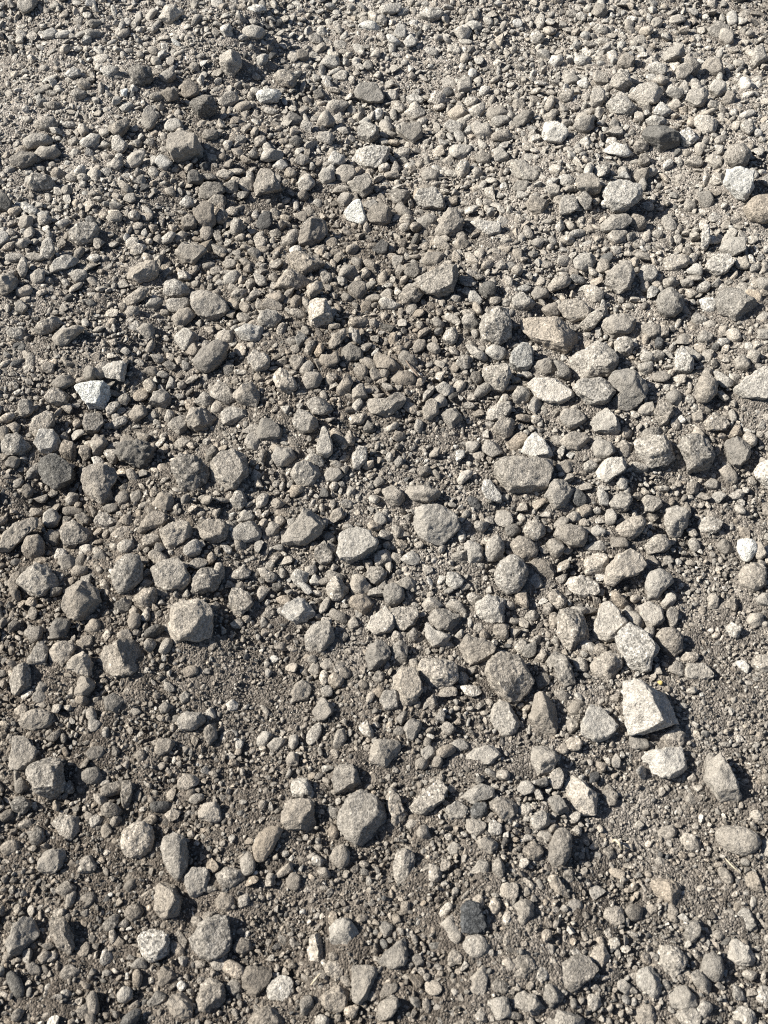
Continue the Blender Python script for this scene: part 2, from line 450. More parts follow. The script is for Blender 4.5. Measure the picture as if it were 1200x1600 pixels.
29:500,695 540,670 610,670 680,625 705,650 690,690 620,760 590,750 540,730;5
30:430,770 455,745 530,730 530,760 480,795 440,790;5
31:235,690 270,660 320,670 365,720 350,745 270,745;5
32:170,760 200,720 260,735 305,790 280,820 220,835 180,800;5
33:0,800 20,760 70,765 125,820 110,860 50,875 -10,840;4
34:285,890 310,805 330,805 360,890 355,930 320,950 285,925;6a
35:70,930 90,895 160,900 190,945 150,985 100,985;5
36:160,1020 190,970 230,960 290,985 305,1040 270,1075 200,1075;5
37:225,950 260,920 310,940 320,985 290,990 240,970;5
38:315,1030 340,990 390,995 410,1030 380,1060 320,1055;5
39:450,950 480,890 520,900 515,960 480,1000 455,1000;7
40:0,1140 30,1110 65,1115 55,1160 0,1190;6
41:590,1100 640,1070 690,1110 710,1180 660,1185 620,1160;5
42:700,1110 720,1080 800,1075 865,1105 850,1150 800,1165 740,1150;5
43:855,760 880,715 950,715 975,760 960,800 900,810;4
44:780,715 815,655 850,680 855,740 830,780 790,765;5
45:830,620 880,590 935,615 930,650 880,655;6
46:1065,545 1080,510 1150,505 1185,510 1195,560 1160,640 1110,645 1080,600;5
47:1075,430 1110,415 1170,435 1165,475 1125,500 1080,475;6
48:980,420 1000,410 1090,465 1080,500 1020,475;6a
49:930,510 960,460 1010,460 1010,520 970,545;5
50:1060,740 1110,700 1190,680 1200,750 1150,770 1090,770;5
51:1110,810 1150,760 1220,760 1210,830 1150,870 1115,840;5
52:1055,900 1080,865 1150,870 1165,920 1110,945 1070,935;5
53:920,960 940,915 980,905 980,940 950,970;7
54:1060,1100 1070,1045 1100,1050 1150,1120 1150,1160 1080,1140;7a
55:935,1065 960,1015 1000,1000 1025,1020 960,1075;7
58:415,855 440,815 470,860 460,890 430,890;5
59:600,810 660,775 675,800 620,830;6
60:5,300 30,250 80,250 120,290 100,345 30,340;5
61:20,240 50,195 120,215 125,255 60,260;5
62:185,380 200,345 230,370 225,420 190,435;4b
63:225,440 240,400 280,385 275,430 250,485 230,470;4
64:265,470 290,420 310,400 325,435 280,490;6p
65:155,490 170,460 220,470 220,530 180,535;5
66:780,20 800,-20 890,-20 880,30 830,60 790,40;5
67:690,90 710,30 760,30 770,80 720,115;4
68:500,20 540,10 570,60 550,90 520,60;5
69:640,0 690,0 690,50 660,65 640,40;5
70:985,870 1040,870 1050,910 1010,935 985,910;5
71:650,960 670,935 700,960 690,990 655,990;5
72:500,800 520,770 550,790 545,840 510,830;3
@I 800 400
1:0,200 40,165 110,220 100,260 30,265 5,240;5
2:165,145 200,100 265,90 280,125 220,165 180,180;5
3:325,155 370,130 430,160 430,210 380,225 340,190;5
4:215,240 240,210 310,200 370,250 350,290 290,310 230,280;5
5:130,250 170,220 215,215 225,280 150,290;4
6:310,325 370,270 430,230 440,260 390,330 350,360;5a
7:35,305 80,290 250,290 300,345 355,400 340,430 290,430 240,460 190,450 110,405 60,360;5t
8:440,110 460,60 520,20 560,30 575,90 550,150 480,180 445,150;4
9:590,90 610,45 670,40 685,85 650,130 600,130;5
10:415,345 440,290 500,262 590,300 590,345 530,365 480,395 430,380;5
11:605,320 690,318 695,360 650,400 610,400;4
12:465,410 510,378 560,385 575,440 530,485 490,470;5
13:270,490 330,440 400,405 480,430 500,490 450,560 360,580 290,570;5
14:95,530 130,485 175,480 210,520 180,570 120,575;4
15:180,470 240,490 290,560 270,600 210,580 215,525;4
16:0,450 50,400 100,430 105,500 80,550 30,545 -10,510;5b
17:68,605 110,573 200,580 280,630 290,655 230,690 160,685 90,650;7
18:288,620 330,575 420,575 490,630 480,660 420,700 360,690 310,655;5
19:450,580 480,530 540,515 600,560 645,620 620,680 560,720 480,715 450,685 510,640 470,610;4
20:0,650 30,605 80,620 80,680 40,700 10,690;5
21:365,800 385,750 390,705 430,700 500,760 522,800 480,845 420,840;5
22:215,750 240,715 310,715 345,750 330,810 280,820 240,790;5
23:225,870 260,830 330,820 365,860 330,910 260,905;5
24:365,870 420,850 470,880 480,920 430,960 380,940;5
25:480,890 530,860 565,900 550,950 490,930;4
26:45,920 70,860 110,825 160,880 190,920 180,945 100,950;8
27:-85,1030 -70,965 -20,940 80,950 180,955 192,1020 160,1090 100,1125 -10,1110 -75,1090;5
28:380,1020 430,960 510,935 540,960 530,1000 430,1070 400,1050;7
29:155,1125 200,1040 250,1050 285,1110 270,1180 200,1180;5
30:200,985 250,955 295,970 270,1020 215,1025;4
31:330,980 370,950 410,985 385,1015 340,1010;5
32:405,1060 455,1130 450,1170 410,1165 400,1110;6
33:490,1060 510,1020 545,1050 540,1095 500,1105;6
34:455,1150 480,1110 555,1110 560,1150 530,1200 470,1190;5
35:585,1150 620,1120 690,1130 710,1170 680,1200 600,1200;5
36:575,870 600,845 720,840 770,890 775,930 730,980 650,990 590,940;5
37:780,890 800,850 870,830 920,865 950,930 940,990 880,1035 830,1030 820,960;4
38:585,830 620,805 700,800 730,835 720,845 600,850;4
39:985,910 1010,870 1060,850 1120,870 1115,940 1060,990 1000,960;4
40:1120,1020 1160,975 1210,950 1250,1000 1230,1100 1170,1085;7
41:960,1010 1000,980 1050,1000 1065,1050 1030,1070 980,1045;5
42:900,780 930,750 1000,745 1020,790 1000,815 910,820;5
43:960,230 960,180 1000,155 1060,150 1160,220 1165,260 1110,305 1050,305 980,270;4
44:1090,170 1110,155 1160,165 1180,215 1160,240;6p
45:865,205 900,190 955,200 960,255 920,270 880,235;7
46:675,215 700,165 750,150 800,190 805,240 770,285 720,285 685,255;4r
47:900,85 920,20 970,-10 1030,-10 1045,30 1000,80 930,105;6
48:810,70 860,30 895,50 895,100 850,95;6
49:1030,630 1100,570 1200,510 1250,540 1240,620 1190,670 1090,665;6
50:940,540 970,540 1045,590 1045,610 980,615;6a
51:860,630 880,565 920,550 960,590 960,640 910,695 870,680;5r
52:765,500 775,425 800,420 850,480 850,530 810,570 770,545;6
53:800,415 850,440 890,465 870,500 840,465;5
54:860,380 890,345 945,365 940,400 890,420;4
55:580,525 600,500 660,505 665,545 620,560 590,550;5
56:600,470 620,445 665,455 665,490 630,505 605,490;5r
57:665,730 690,685 750,690 770,740 740,800 690,800;4
58:585,730 620,690 660,680 670,720 630,755;5
59:1040,490 1080,455 1120,500 1100,540 1050,530;5
60:1095,470 1130,430 1165,450 1160,500 1120,505;5
61:845,740 895,720 895,780 850,790;5
62:805,680 830,645 860,680 830,710;6
63:720,650 770,625 805,655 780,700 730,690;4
64:700,110 760,95 790,130 760,155 710,150;4
65:785,110 820,100 855,120 830,150 790,145;5
66:290,20 330,-20 400,0 390,50 330,70 295,55;5
67:380,60 420,10 455,10 460,55 420,85;5
68:710,20 750,-10 840,0 820,50 770,80 725,60;5
69:770,770 790,740 818,770 800,790;8
70:1145,350 1180,335 1220,360 1210,390 1160,390;5
72:815,1090 840,1055 890,1060 870,1110 830,1120;4
73:900,1070 930,1040 980,1060 970,1095 920,1100;4
74:1010,1110 1050,1085 1105,1110 1090,1140 1030,1140;5
75:990,410 1020,420 1010,465 980,450;5
76:80,170 110,140 170,160 170,200 110,210;4
77:830,300 860,260 920,290 910,330 850,330;4
78:1045,50 1060,5 1100,10 1120,50 1080,80;5
79:1145,110 1190,90 1220,130 1200,170 1160,160;5
@J 0 0
1:80,20 95,-20 180,-20 185,10 150,55 110,65;4
2:395,110 430,90 475,95 470,120 400,140;4
3:740,90 770,30 810,15 850,65 840,105 790,110;6
4:1025,270 1060,235 1125,240 1130,310 1090,370 1040,340;5
5:610,330 650,300 700,320 715,370 680,410 620,390;3d
6:460,320 510,305 565,320 560,350 520,380;6
7:300,345 340,315 375,320 380,360 340,375;7a
8:885,465 940,435 1000,460 1030,520 990,570 940,560 910,520;3
9:845,440 860,380 895,362 935,420 930,440 880,465;4
10:1020,480 1060,430 1115,430 1120,480 1070,510;5
11:780,690 790,630 850,610 910,630 950,700 940,750 880,760 820,755;5
12:655,570 680,500 705,490 740,550 720,600 690,610;4
13:500,600 560,560 605,560 610,610 580,640 520,630;4
14:760,580 800,557 860,560 865,600 820,620 770,605;6
15:155,580 190,545 250,550 275,585 260,610 190,615;5r
16:105,660 150,625 220,630 260,665 210,690 130,700;5r
17:160,715 190,685 260,690 295,720 250,750 180,745;5r
18:45,740 110,700 165,720 180,760 110,790 60,770;4
19:130,860 150,810 220,820 260,860 240,900 160,905;5
20:370,660 410,625 470,630 465,680 430,705 390,695;6
21:525,640 550,630 600,680 590,710 540,725 525,690;6
22:485,780 540,740 575,720 580,780 540,810;5
23:590,730 670,695 680,720 650,790 600,800;6
24:725,760 750,715 800,735 820,770 760,805 735,790;7
25:915,900 960,855 1030,855 1060,900 1000,930 940,930;4
26:830,960 880,910 920,930 910,970 850,980;7
27:910,980 950,945 1000,960 1010,1050 970,1090 925,1060;4
28:1005,1020 1040,960 1070,1000 1055,1055 1015,1060;5
29:1070,1060 1085,1015 1130,1030 1160,1080 1120,1110 1080,1095;5
30:970,940 1010,910 1060,920 1070,970 1010,970;4
31:325,1080 370,1045 440,1040 470,1080 450,1130 380,1150 330,1130;5
32:495,1020 530,985 575,1000 570,1040 520,1050;5
33:755,1120 790,1080 840,1080 800,1140 765,1150;7
34:590,1180 650,1140 695,1150 660,1190 610,1200;6
35:75,1040 110,1005 160,1020 150,1070 100,1075;5
36:165,1020 210,1000 260,1030 250,1060 180,1055;5
37:180,1170 200,1110 240,1115 260,1180 230,1220 180,1215;5
38:820,1170 870,1145 950,1150 980,1190 930,1240 840,1230;5
39:865,820 900,785 955,830 950,870 880,860;3
40:1010,800 1060,790 1100,810 1080,845 1020,840;6
41:1045,860 1090,840 1125,870 1110,910 1065,905;4
42:740,350 790,325 830,350 820,390 770,400;4
43:750,440 790,405 840,430 840,465 770,480;4
44:330,440 360,410 405,430 400,470 350,475;4
45:360,390 385,360 425,390 420,425 375,420;4
46:200,480 260,470 300,500 270,520 220,515;4
47:195,150 250,130 275,150 250,185 210,185;6
48:1030,130 1075,110 1105,160 1080,185 1040,165;6
49:1130,140 1180,115 1240,130 1230,180 1160,185;6
50:1140,50 1180,25 1240,20 1250,50 1200,75;8
51:945,640 960,605 1020,605 1025,650 980,670;4
52:1120,830 1170,830 1200,870 1160,905 1125,880;5
53:-20,990 -10,900 30,910 60,970 30,1005;2
54:840,1040 880,1000 930,1030 920,1080 870,1080;4
55:-10,1080 30,1075 45,1120 20,1165 -20,1160;6
56:60,1150 130,1100 150,1130 100,1180;5
57:565,420 600,412 595,455 570,450;9r
58:600,425 625,390 655,410 640,440;7
59:345,800 370,775 410,780 400,830 355,830;6
@K 400 0
1:0,440 20,420 100,418 118,440 105,480 20,485;8r
2:75,350 110,330 170,330 215,375 180,410 120,405;5
3:465,130 510,95 550,95 590,140 530,150;8
4:555,50 590,25 670,10 685,45 640,70 570,75;6
5:290,290 330,258 390,265 400,300 350,325;6
6:170,250 210,230 250,250 240,285 190,290;3
7:460,430 490,385 560,385 600,450 590,480 530,480 470,460;4
8:600,440 630,415 680,440 660,475 615,470;5
9:635,510 650,482 695,490 695,525 660,535;6
10:700,460 740,435 790,460 780,490 720,490;6
11:800,480 840,425 890,440 895,480 850,505;6
12:890,530 950,488 1000,540 980,570 930,565;5t
13:995,515 1060,478 1075,520 1040,560 1020,550;6a
14:1065,550 1090,505 1150,500 1190,530 1130,555 1090,575;4
15:1085,575 1120,545 1190,535 1190,570 1130,600;4
16:1100,635 1140,605 1200,610 1220,640 1170,665 1115,660;4
17:990,600 1030,565 1100,600 1115,640 1060,660;5
18:875,590 910,560 970,580 975,620 920,630;5
19:660,630 690,580 780,570 780,640 740,695 700,670;4
20:285,580 300,540 330,510 370,560 360,595 310,610;5
21:450,750 480,700 550,680 620,690 635,730 560,790 510,780;6
22:325,760 365,705 410,725 430,765 370,780;7
23:195,850 235,795 285,860 250,890 200,895;7
24:435,880 465,830 520,805 545,850 545,900 500,930 450,910;4
25:365,810 390,770 450,775 470,810 430,865 390,850;5
26:285,830 320,785 365,800 370,850 310,870;6
27:415,1000 450,950 485,930 500,980 523,1030 500,1055 430,1030;9a
28:515,1010 540,970 590,940 640,980 655,1030 600,1060 540,1045;4
29:625,895 660,885 715,895 730,930 680,970 640,950;4
30:745,930 770,880 830,860 880,930 890,970 830,995 760,970;5
31:750,1030 800,1005 870,1010 850,1050 790,1080;5
32:830,1080 890,980 940,975 975,1030 960,1090 900,1120 850,1110;5
33:1005,1040 1050,1030 1145,1045 1145,1090 1090,1110 1040,1070;7
34:660,1030 690,995 740,1020 740,1060 690,1060;5
35:195,1120 220,1060 270,1020 330,1040 335,1090 280,1150 240,1170 205,1150;5
36:-10,870 20,790 70,800 110,860 120,910 60,940 0,930;5
37:0,720 60,695 140,715 120,750 40,760;6
38:75,770 120,745 155,770 130,800 90,800;7
39:175,750 200,715 250,735 245,775 200,775;5
40:0,1050 20,1000 70,990 80,1040 50,1085 10,1090;2
41:830,1130 850,1100 910,1150 910,1180 860,1180;6
42:920,1150 950,1110 1000,1130 990,1165 940,1175;4
44:545,1165 590,1120 630,1150 620,1200 560,1200;2
45:890,700 930,675 1010,680 1010,720 960,750 910,730;6
46:1020,730 1060,700 1105,730 1090,770 1040,765;4
47:1110,690 1150,690 1190,730 1160,765 1120,750;5
48:930,800 970,740 1010,770 1010,830 950,835;6
49:1005,800 1040,775 1070,800 1050,840 1015,835;5
50:640,165 670,100 710,130 700,180 660,185;6
51:690,195 720,155 755,170 750,210 710,225;6
52:610,170 625,155 685,200 670,218 630,205;7
53:765,60 800,30 870,40 890,80 830,110 775,95;5
54:885,230 905,208 965,220 955,250 900,250;6
55:940,400 970,355 1015,365 1010,420 960,450;5
56:475,600 510,570 570,590 580,650 520,680 485,650;5
57:690,530 740,490 795,510 790,560 720,570;6
58:320,490 360,465 435,475 435,510 370,545 335,520;5
59:130,560 160,520 215,550 210,590 160,600;4
60:375,940 410,895 460,920 450,960 400,970;5
61:305,385 325,352 365,400 350,430;7
62:265,430 310,410 330,440 310,470 275,465;3
63:150,660 190,630 220,660 200,700 165,690;3
64:280,640 330,612 370,630 360,680 300,670;6
65:640,710 680,690 730,700 710,750 655,745;5
66:85,1060 120,1030 160,1050 130,1085 95,1090;5
67:120,1130 150,1075 200,1070 195,1120 185,1170 140,1165;5
68:920,150 960,120 1015,140 1000,185 940,190;6
69:975,115 1010,95 1065,110 1050,145 1000,140;6
70:765,810 800,790 865,800 865,850 810,865;5
72:-10,640 50,630 40,680 0,700;5
73:0,270 30,250 65,255 50,300 10,320;6
@L 800 0
1:135,610 160,570 200,558 250,590 262,630 220,680 175,670 140,650;8
2:0,555 50,520 105,520 110,550 50,590 0,595;3a
3:285,590 320,545 380,545 385,600 350,630 310,625;4
4:430,500 490,450 540,455 580,500 570,540 480,545;5
5:365,460 380,415 440,410 450,460 400,515 375,500;5
6:545,450 600,395 670,390 710,430 680,480 610,495;6
7:465,370 510,320 550,340 560,400 540,440 480,410;5
8:370,370 390,330 440,340 455,385 410,405;5
9:485,285 530,245 580,270 580,310 540,330 500,315;4
10:705,270 740,225 800,195 815,240 780,300 740,310;5
11:750,350 790,300 850,290 855,320 800,385 770,380;5
12:800,290 830,255 880,290 885,350 850,370 830,350;4
13:890,310 920,265 970,275 1000,340 960,360 900,350;4
14:960,170 985,125 1040,150 1035,210 990,215;5
15:1125,280 1140,220 1185,205 1200,280 1170,325 1130,320;5
16:1060,380 1075,360 1110,365 1140,400 1120,440 1070,420;7
17:920,420 950,370 1000,385 1005,430 960,465 930,450;6
18:660,525 700,473 750,520 730,545 680,548;7a
19:730,490 775,455 800,490 770,525;6
20:705,450 740,400 810,415 800,455 750,480;5
21:800,490 830,425 900,410 935,450 920,490 870,520;5
22:610,630 640,590 700,585 780,620 780,720 730,730 680,700 630,660;2a
23:775,620 830,595 875,650 830,690 790,680;7a
24:615,570 660,535 720,550 730,580 650,595;6
25:855,545 930,525 970,570 950,620 890,630 860,590;6
26:415,690 470,665 530,680 565,720 530,740 440,715;8
27:995,720 1030,680 1080,670 1120,710 1100,780 1040,790 1000,760;4r
28:995,870 1010,800 1070,785 1130,805 1130,880 1090,940 1040,920;8
29:920,850 950,805 1000,815 1000,860 950,880;6
30:1085,980 1130,925 1200,910 1260,960 1250,1020 1180,1050 1110,1030;4tr
31:425,900 460,855 530,848 600,870 605,930 540,980 500,1005 450,970;6
32:410,1060 450,1010 540,1000 570,1030 520,1075 430,1090;5
33:545,1050 570,1000 620,1020 640,1070 590,1085;4
34:445,1100 490,1065 545,1075 540,1120 490,1145 455,1130;5
35:300,850 330,810 400,815 420,890 360,930 310,890;4
36:220,960 250,905 300,920 315,975 270,1000 225,1005;5
37:155,880 185,855 225,870 220,930 190,950;5
38:55,950 100,920 170,940 170,990 110,1010;4
39:0,880 30,840 80,850 70,890 20,910;4
40:0,760 50,750 130,815 110,850 30,845 -10,800;5
41:305,930 340,890 375,930 370,980 340,985;4
42:220,450 250,405 290,420 290,470 240,490;4
43:230,350 270,345 315,360 310,400 250,395;4
44:800,765 850,730 900,740 890,780 830,790;5
45:905,740 940,715 985,740 980,790 930,790;5
46:885,1170 895,1060 925,1050 930,1120 910,1185;7a
47:970,1150 1020,1110 1090,1115 1095,1170 1040,1200 980,1185;5
48:630,310 670,285 730,310 720,350 650,360;6
49:660,380 690,345 740,370 730,410 680,410;5
50:1065,620 1080,570 1130,555 1140,600 1110,640;5
51:565,690 590,650 640,665 640,710 590,725;4
52:585,780 600,720 640,715 645,770 610,790;4
53:570,820 590,790 650,785 640,840 590,860;4
54:275,280 310,255 375,265 370,300 310,310;6
55:375,130 410,110 470,130 460,160 400,165;6
56:370,60 390,15 440,20 450,65 410,85;4
57:295,75 320,50 355,70 340,100 305,95;6
58:725,110 750,65 810,70 815,95 760,115;6
59:650,100 670,75 710,95 700,125 660,130;5
60:910,130 970,95 1020,120 1000,180 940,180;4
61:535,90 550,70 600,85 590,105;7
62:165,300 190,260 240,260 235,300 200,325;7
63:0,470 50,460 75,490 40,515 0,510;4
65:320,165 340,135 375,160 350,195;6
67:800,950 830,930 865,960 850,1000 810,1000;4
68:860,900 920,880 950,940 920,990 870,960;4
70:80,640 130,625 135,665 90,680;7
71:0,100 30,85 55,100 40,135 5,130;7
72:80,150 120,140 155,180 130,210 90,200;6
73:980,480 1010,420 1050,440 1040,490 1000,495;4
74:915,490 930,465 970,480 965,520 925,515;4
75:395,770 430,770 470,800 440,820 400,800;6
76:490,830 520,800 560,820 550,850;5b
78:415,940 440,940 450,975 420,980;8
'''
LAND = '''
F37|big pale jagged wedge-shaped stone with a raised ridge and a straight striped side face|the pale jagged wedge
F46|pale slab-like stone lying just under the pale jagged wedge|the pale slab
B4|biggest rounded stone near the bottom middle, leaning on a darker flat stone|the big bottom round stone
D28|biggest pale knobbly stone, with a notch in its lower edge and a wide shadow|the notched pale stone
I7|large tan oblong stone with a flat sunlit top and a shaded end|the tan oblong stone
I17|pale smooth almond-shaped stone directly beneath the large tan oblong stone|the pale almond stone
I27|big flat squarish grey-brown stone with a whitish triangular stone above it|the big squarish stone
I26|whitish triangular stone resting on the upper edge of a big squarish stone|the whitish triangle
G22|bright white pointed stone, the whitest of the larger stones|the white pointed stone
G21|pale blocky stone just above the bright white pointed stone|the pale block
K27|cream-coloured flat triangular chip standing out in a dark patch of stones|the cream triangle
K21|large light stone with a domed back, above the cream triangular chip|the domed light stone
K1|cream oblong block with rounded corners, high up left of the middle|the cream oblong
L1|whitish six-sided stone with a shadow on its lower side, beside dark flat stones|the whitish hexagon
L22|large black rough chunk, darkest of the stones in the upper part|the black chunk
L23|pale angular stone touching the side of the black rough chunk|the pale angular stone
L28|whitish smooth squared block above the brown cobble|the whitish squared block
L30|smooth warm brown cobble cut off by the edge of the photo|the brown cobble
L31|large light five-sided stone in the upper part with a rough flat face|the light five-sided stone
J11|big upper stone with a sunlit top and a deeply shaded underside|the shaded-bottom stone
J8|dark tilted block standing above the big stone with a shaded underside|the dark tilted block
G9|big brownish stone with a broad rounded triangle outline|the broad triangular stone
G15|dark smooth oval stone lying aslant beside a two-tone pale stone|the dark oval
G14|pale two-tone stone with a light edge, just above the dark oval stone|the two-tone stone
G29|dark pitted rounded stone near the side edge, beside a larger lighter one|the dark pitted stone
G30|big rough round stone just beside the dark pitted stone|the rough round stone
G27|pale smooth angular stone with a bright face, above the dark pitted stone|the bright-faced stone
G36|dark crumbly earth clod with a ragged outline|the dark clod
H7|pale cube-like stone covered in dark speckles|the speckled cube
H8|large brown fan-shaped stone with a flat smooth top|the fan-shaped stone
H12|large smooth grey-brown stone with a rounded square outline, above the pale strip-shaped stone|the rounded square stone
H34|narrow upright triangular stone like a tooth|the upright tooth
H19|smooth light grey egg-shaped stone leaning over, among darker stones|the grey egg
F13|bright white smooth egg-like pebble, the whitest stone near the side edge|the bright white pebble
F24|light upright stone with a narrowed top, touching a light stone below it|the light upright stone
F25|big light stone with a squared lower end, pressed against an upright light stone|the big light squared stone
E15|cream-coloured six-sided stone on the edge of a bare soil patch|the cream hexagon
E34|squarish light grey block with rounded corners and a shadow at its side|the square grey block
E36|big flat irregular stone right beside the squarish light grey block|the big flat irregular stone
E1|big long stone slanting upward with a rounded high end|the long slanting stone
E3|big lumpy stone with a broken pale lower corner|the lumpy broken stone
E6|big dark-grained boulder-like stone with a blocky outline in the middle|the blocky middle stone
A9|smooth round disc-like stone, the roundest one of all|the round disc
A27|pale speckled tilted block near the bottom, among dark earth|the pale tilted block
B28|bluish black blocky stone near the bottom, joined to a brown split stone|the bluish black stone
B38|small black and white speckled stone near the bottom edge|the black-and-white stone
B7|light slanting slab with a straight lit edge, beside the biggest bottom round stone|the light slanting slab
C4|bright rough oblong block slanting down, with a broad side shadow|the rough oblong block
C37|dark flat diamond-shaped stone near the bottom edge|the dark diamond
C21|tan smooth hump half buried in pale soil|the tan hump
C15|long grey stone slanting down beside the pale slab|the long slanting grey stone
C16|flat oval stone half sunk in pale soil near the side edge|the sunken oval
I36|big flat-topped round stone with a rough lit face|the flat-topped round stone
I37|big flat dull stone half in the shadow of the flat-topped round stone|the half-shaded flat stone
I43|large dark round cobble with a small pinkish stone behind it|the dark round cobble
I46|dark ball-like stone standing alone on fine gravel|the dark ball
I49|large light pointed oval stone cut off by the edge of the photo|the pointed oval
I19|large dark lump with a jagged ledge beneath the light domed stones|the ledged dark lump
I28|pale grey slanting slab with a pointed lower end|the pale grey slab
D42|cube-like stone with a bright face and a dark shaded face|the half-lit cube
D19|large light egg-like stone casting a broad shadow|the large light egg
D21|big grey stone with an angular peaked top|the peaked stone
D22|big smooth upright egg-shaped stone with a light patch|the upright egg
D41|big low stone with a shadowed far half, on dark soil|the low shadowed stone
C11|curved bean-shaped stone with a smooth face|the bean-shaped stone
'''
S = bpy.context.scene
COL = S.collection
R_ = math.radians
rng = np.random.default_rng(7)
random.seed(7)

# ---------------------------------------------------------------- camera
CAM_H, PITCH, VFOV = 1.60, R_(58.0), R_(46.0)
cd = bpy.data.cameras.new('camera'); cam = bpy.data.objects.new('camera', cd); COL.objects.link(cam)
cam.location = (0, 0, CAM_H); cam.rotation_euler = (R_(90) - PITCH, 0, 0)
cd.sensor_fit = 'VERTICAL'; cd.sensor_height = 24.0; cd.sensor_width = 18.0
cd.lens = 12.0 / math.tan(VFOV / 2); cd.clip_start = 0.02; cd.clip_end = 500
cd.dof.use_dof = True; cd.dof.focus_distance = 2.15; cd.dof.aperture_fstop = 6.5
S.camera = cam
CP = np.array([0, 0, CAM_H]); RT = np.array([1., 0, 0])
FW = np.array([0, math.cos(PITCH), -math.sin(PITCH)]); UP = np.array([0, math.sin(PITCH), math.cos(PITCH)])
K = math.tan(VFOV / 2)
def ray(px, py):
    d = FW + RT * ((px - 600) / 800 * K) + UP * ((800 - py) / 800 * K)
    return d / np.linalg.norm(d)
def project(p):
    q = p - CP
    w = q @ FW
    return np.stack([600 + 800 / K * (q @ RT) / w, 800 - 800 / K * (q @ UP) / w], -1)

# ---------------------------------------------------------------- noise
def _h(ix, iy, iz, seed):
    n = (ix * 374761393 + iy * 668265263 + iz * 2147483647 + seed * 144269504) & 0xFFFFFFFF
    n = ((n ^ (n >> 13)) * 1274126177) & 0xFFFFFFFF
    n = ((n ^ (n >> 16)) * 2246822519) & 0xFFFFFFFF
    return ((n ^ (n >> 15)) & 0xFFFFFF) / float(0xFFFFFF)
def noise(p, seed=0):
    i = np.floor(p).astype(np.int64); f = p - i; u = f * f * f * (f * (f * 6 - 15) + 10)
    out = 0
    for a in (0, 1):
        for b in (0, 1):
            for c in (0, 1):
                w = (u[..., 0] if a else 1 - u[..., 0]) * (u[..., 1] if b else 1 - u[..., 1]) * (u[..., 2] if c else 1 - u[..., 2])
                out = out + w * _h(i[..., 0] + a, i[..., 1] + b, i[..., 2] + c, seed)
    return out * 2 - 1
def fbm(p, oct, seed=0, gain=.5):
    o = 0; a = 1.; s = 1.
    for k in range(oct):
        o = o + a * noise(p * s + 17.3 * k, seed + k); a *= gain; s *= 2.03
    return o

# ---------------------------------------------------------------- terrain
def height(x, y):
    x = np.asarray(x, float); y = np.asarray(y, float)
    xc = np.clip(x, -1.6, 1.6)
    p = np.stack([x, y, 0 * x], -1)
    h = 0.036 * xc + 0.055 * xc * xc + 0.034 * noise(p * 2.3, 5) + 0.019 * noise(p * 6.0, 6)
    return h - 0.004
def ground_fine(x, y):
    p = np.stack([x, y, 0 * x], -1)
    return height(x, y) + .0045 * noise(p * 22, 8) + .004 * noise(p * 55, 9) + .003 * noise(p * 120, 10) + bedding(x, y)
BED = [None]
def bedding(x, y):
    # fines packed up against the stones
    if BED[0] is None: return 0
    i = np.clip(((x - X0) / RES).astype(int), 0, BED[0].shape[1] - 1); j = np.clip(((y - Y0) / RES).astype(int), 0, BED[0].shape[0] - 1)
    return .006 * BED[0][j, i]
def ground_at(px, py, lift=0.):
    d = ray(px, py); z = lift
    for _ in range(8):
        t = (z - CP[2]) / d[2]; q = CP + d * t
        z = float(height(q[0], q[1])) + lift
    return CP + d * ((z - CP[2]) / d[2]), d

DARK_SPOTS = [(*ground_at(px, py)[0][:2], rr) for px, py, rr in ((330, 190, .12), (420, 350, .20), (540, 450, .22), (560, 580, .17), (90, 820, .22), (110, 1080, .24), (60, 1500, .2))]  # darker spots: browner stones in the middle, shade put into colour at left
def light_tint(x, y):
    # light painted into the tone: brighter far off and rightwards, darker brown low left
    x = np.asarray(x, float); y = np.asarray(y, float); p = np.stack([x, y, 0 * x], -1)
    f = .34 + .50 * np.clip((y - .75) / 1.2, -.6, 1) + .17 * np.clip(x / .7, -1, 1) * np.clip(1.5 - y / 1.4, .25, 1)
    for cx, cy, cr in DARK_SPOTS: f = f - .22 * np.clip(1.4 - np.hypot(x - cx, y - cy) / cr, 0, 1)
    return np.clip(f + .22 * noise(p * 3.1, 31) + .10 * noise(p * 9., 32), 0, 1)
# ---------------------------------------------------------------- materials
def node(nt, t, **kw):
    n = nt.nodes.new(t)
    for k, v in kw.items(): setattr(n, k, v)
    return n
def ramp(nt, stops, interp='LINEAR'):
    n = nt.nodes.new('ShaderNodeValToRGB'); n.color_ramp.interpolation = interp
    e = n.color_ramp.elements
    while len(e) < len(stops): e.new(0.5)
    for el, (p, c) in zip(e, stops):
        el.position = p; el.color = (c if len(c) == 4 else (*c, 1)) if isinstance(c, tuple) else (c, c, c, 1)
    return n
def mix(nt, a, b, fac=1., mode='MULTIPLY'):
    n = node(nt, 'ShaderNodeMix', data_type='RGBA', blend_type=mode)
    if isinstance(fac, (int, float)): n.inputs[0].default_value = fac
    else: nt.links.new(fac, n.inputs[0])
    for k, v in ((6, a), (7, b)):
        if isinstance(v, tuple): n.inputs[k].default_value = (*v, 1)
        else: nt.links.new(v, n.inputs[k])
    return n.outputs[2]
def mathn(nt, op, a, b=None):
    n = node(nt, 'ShaderNodeMath', operation=op)
    for k, v in enumerate((a, b)):
        if v is None: continue
        if isinstance(v, (int, float)): n.inputs[k].default_value = v
        else: nt.links.new(v, n.inputs[k])
    return n.outputs[0]
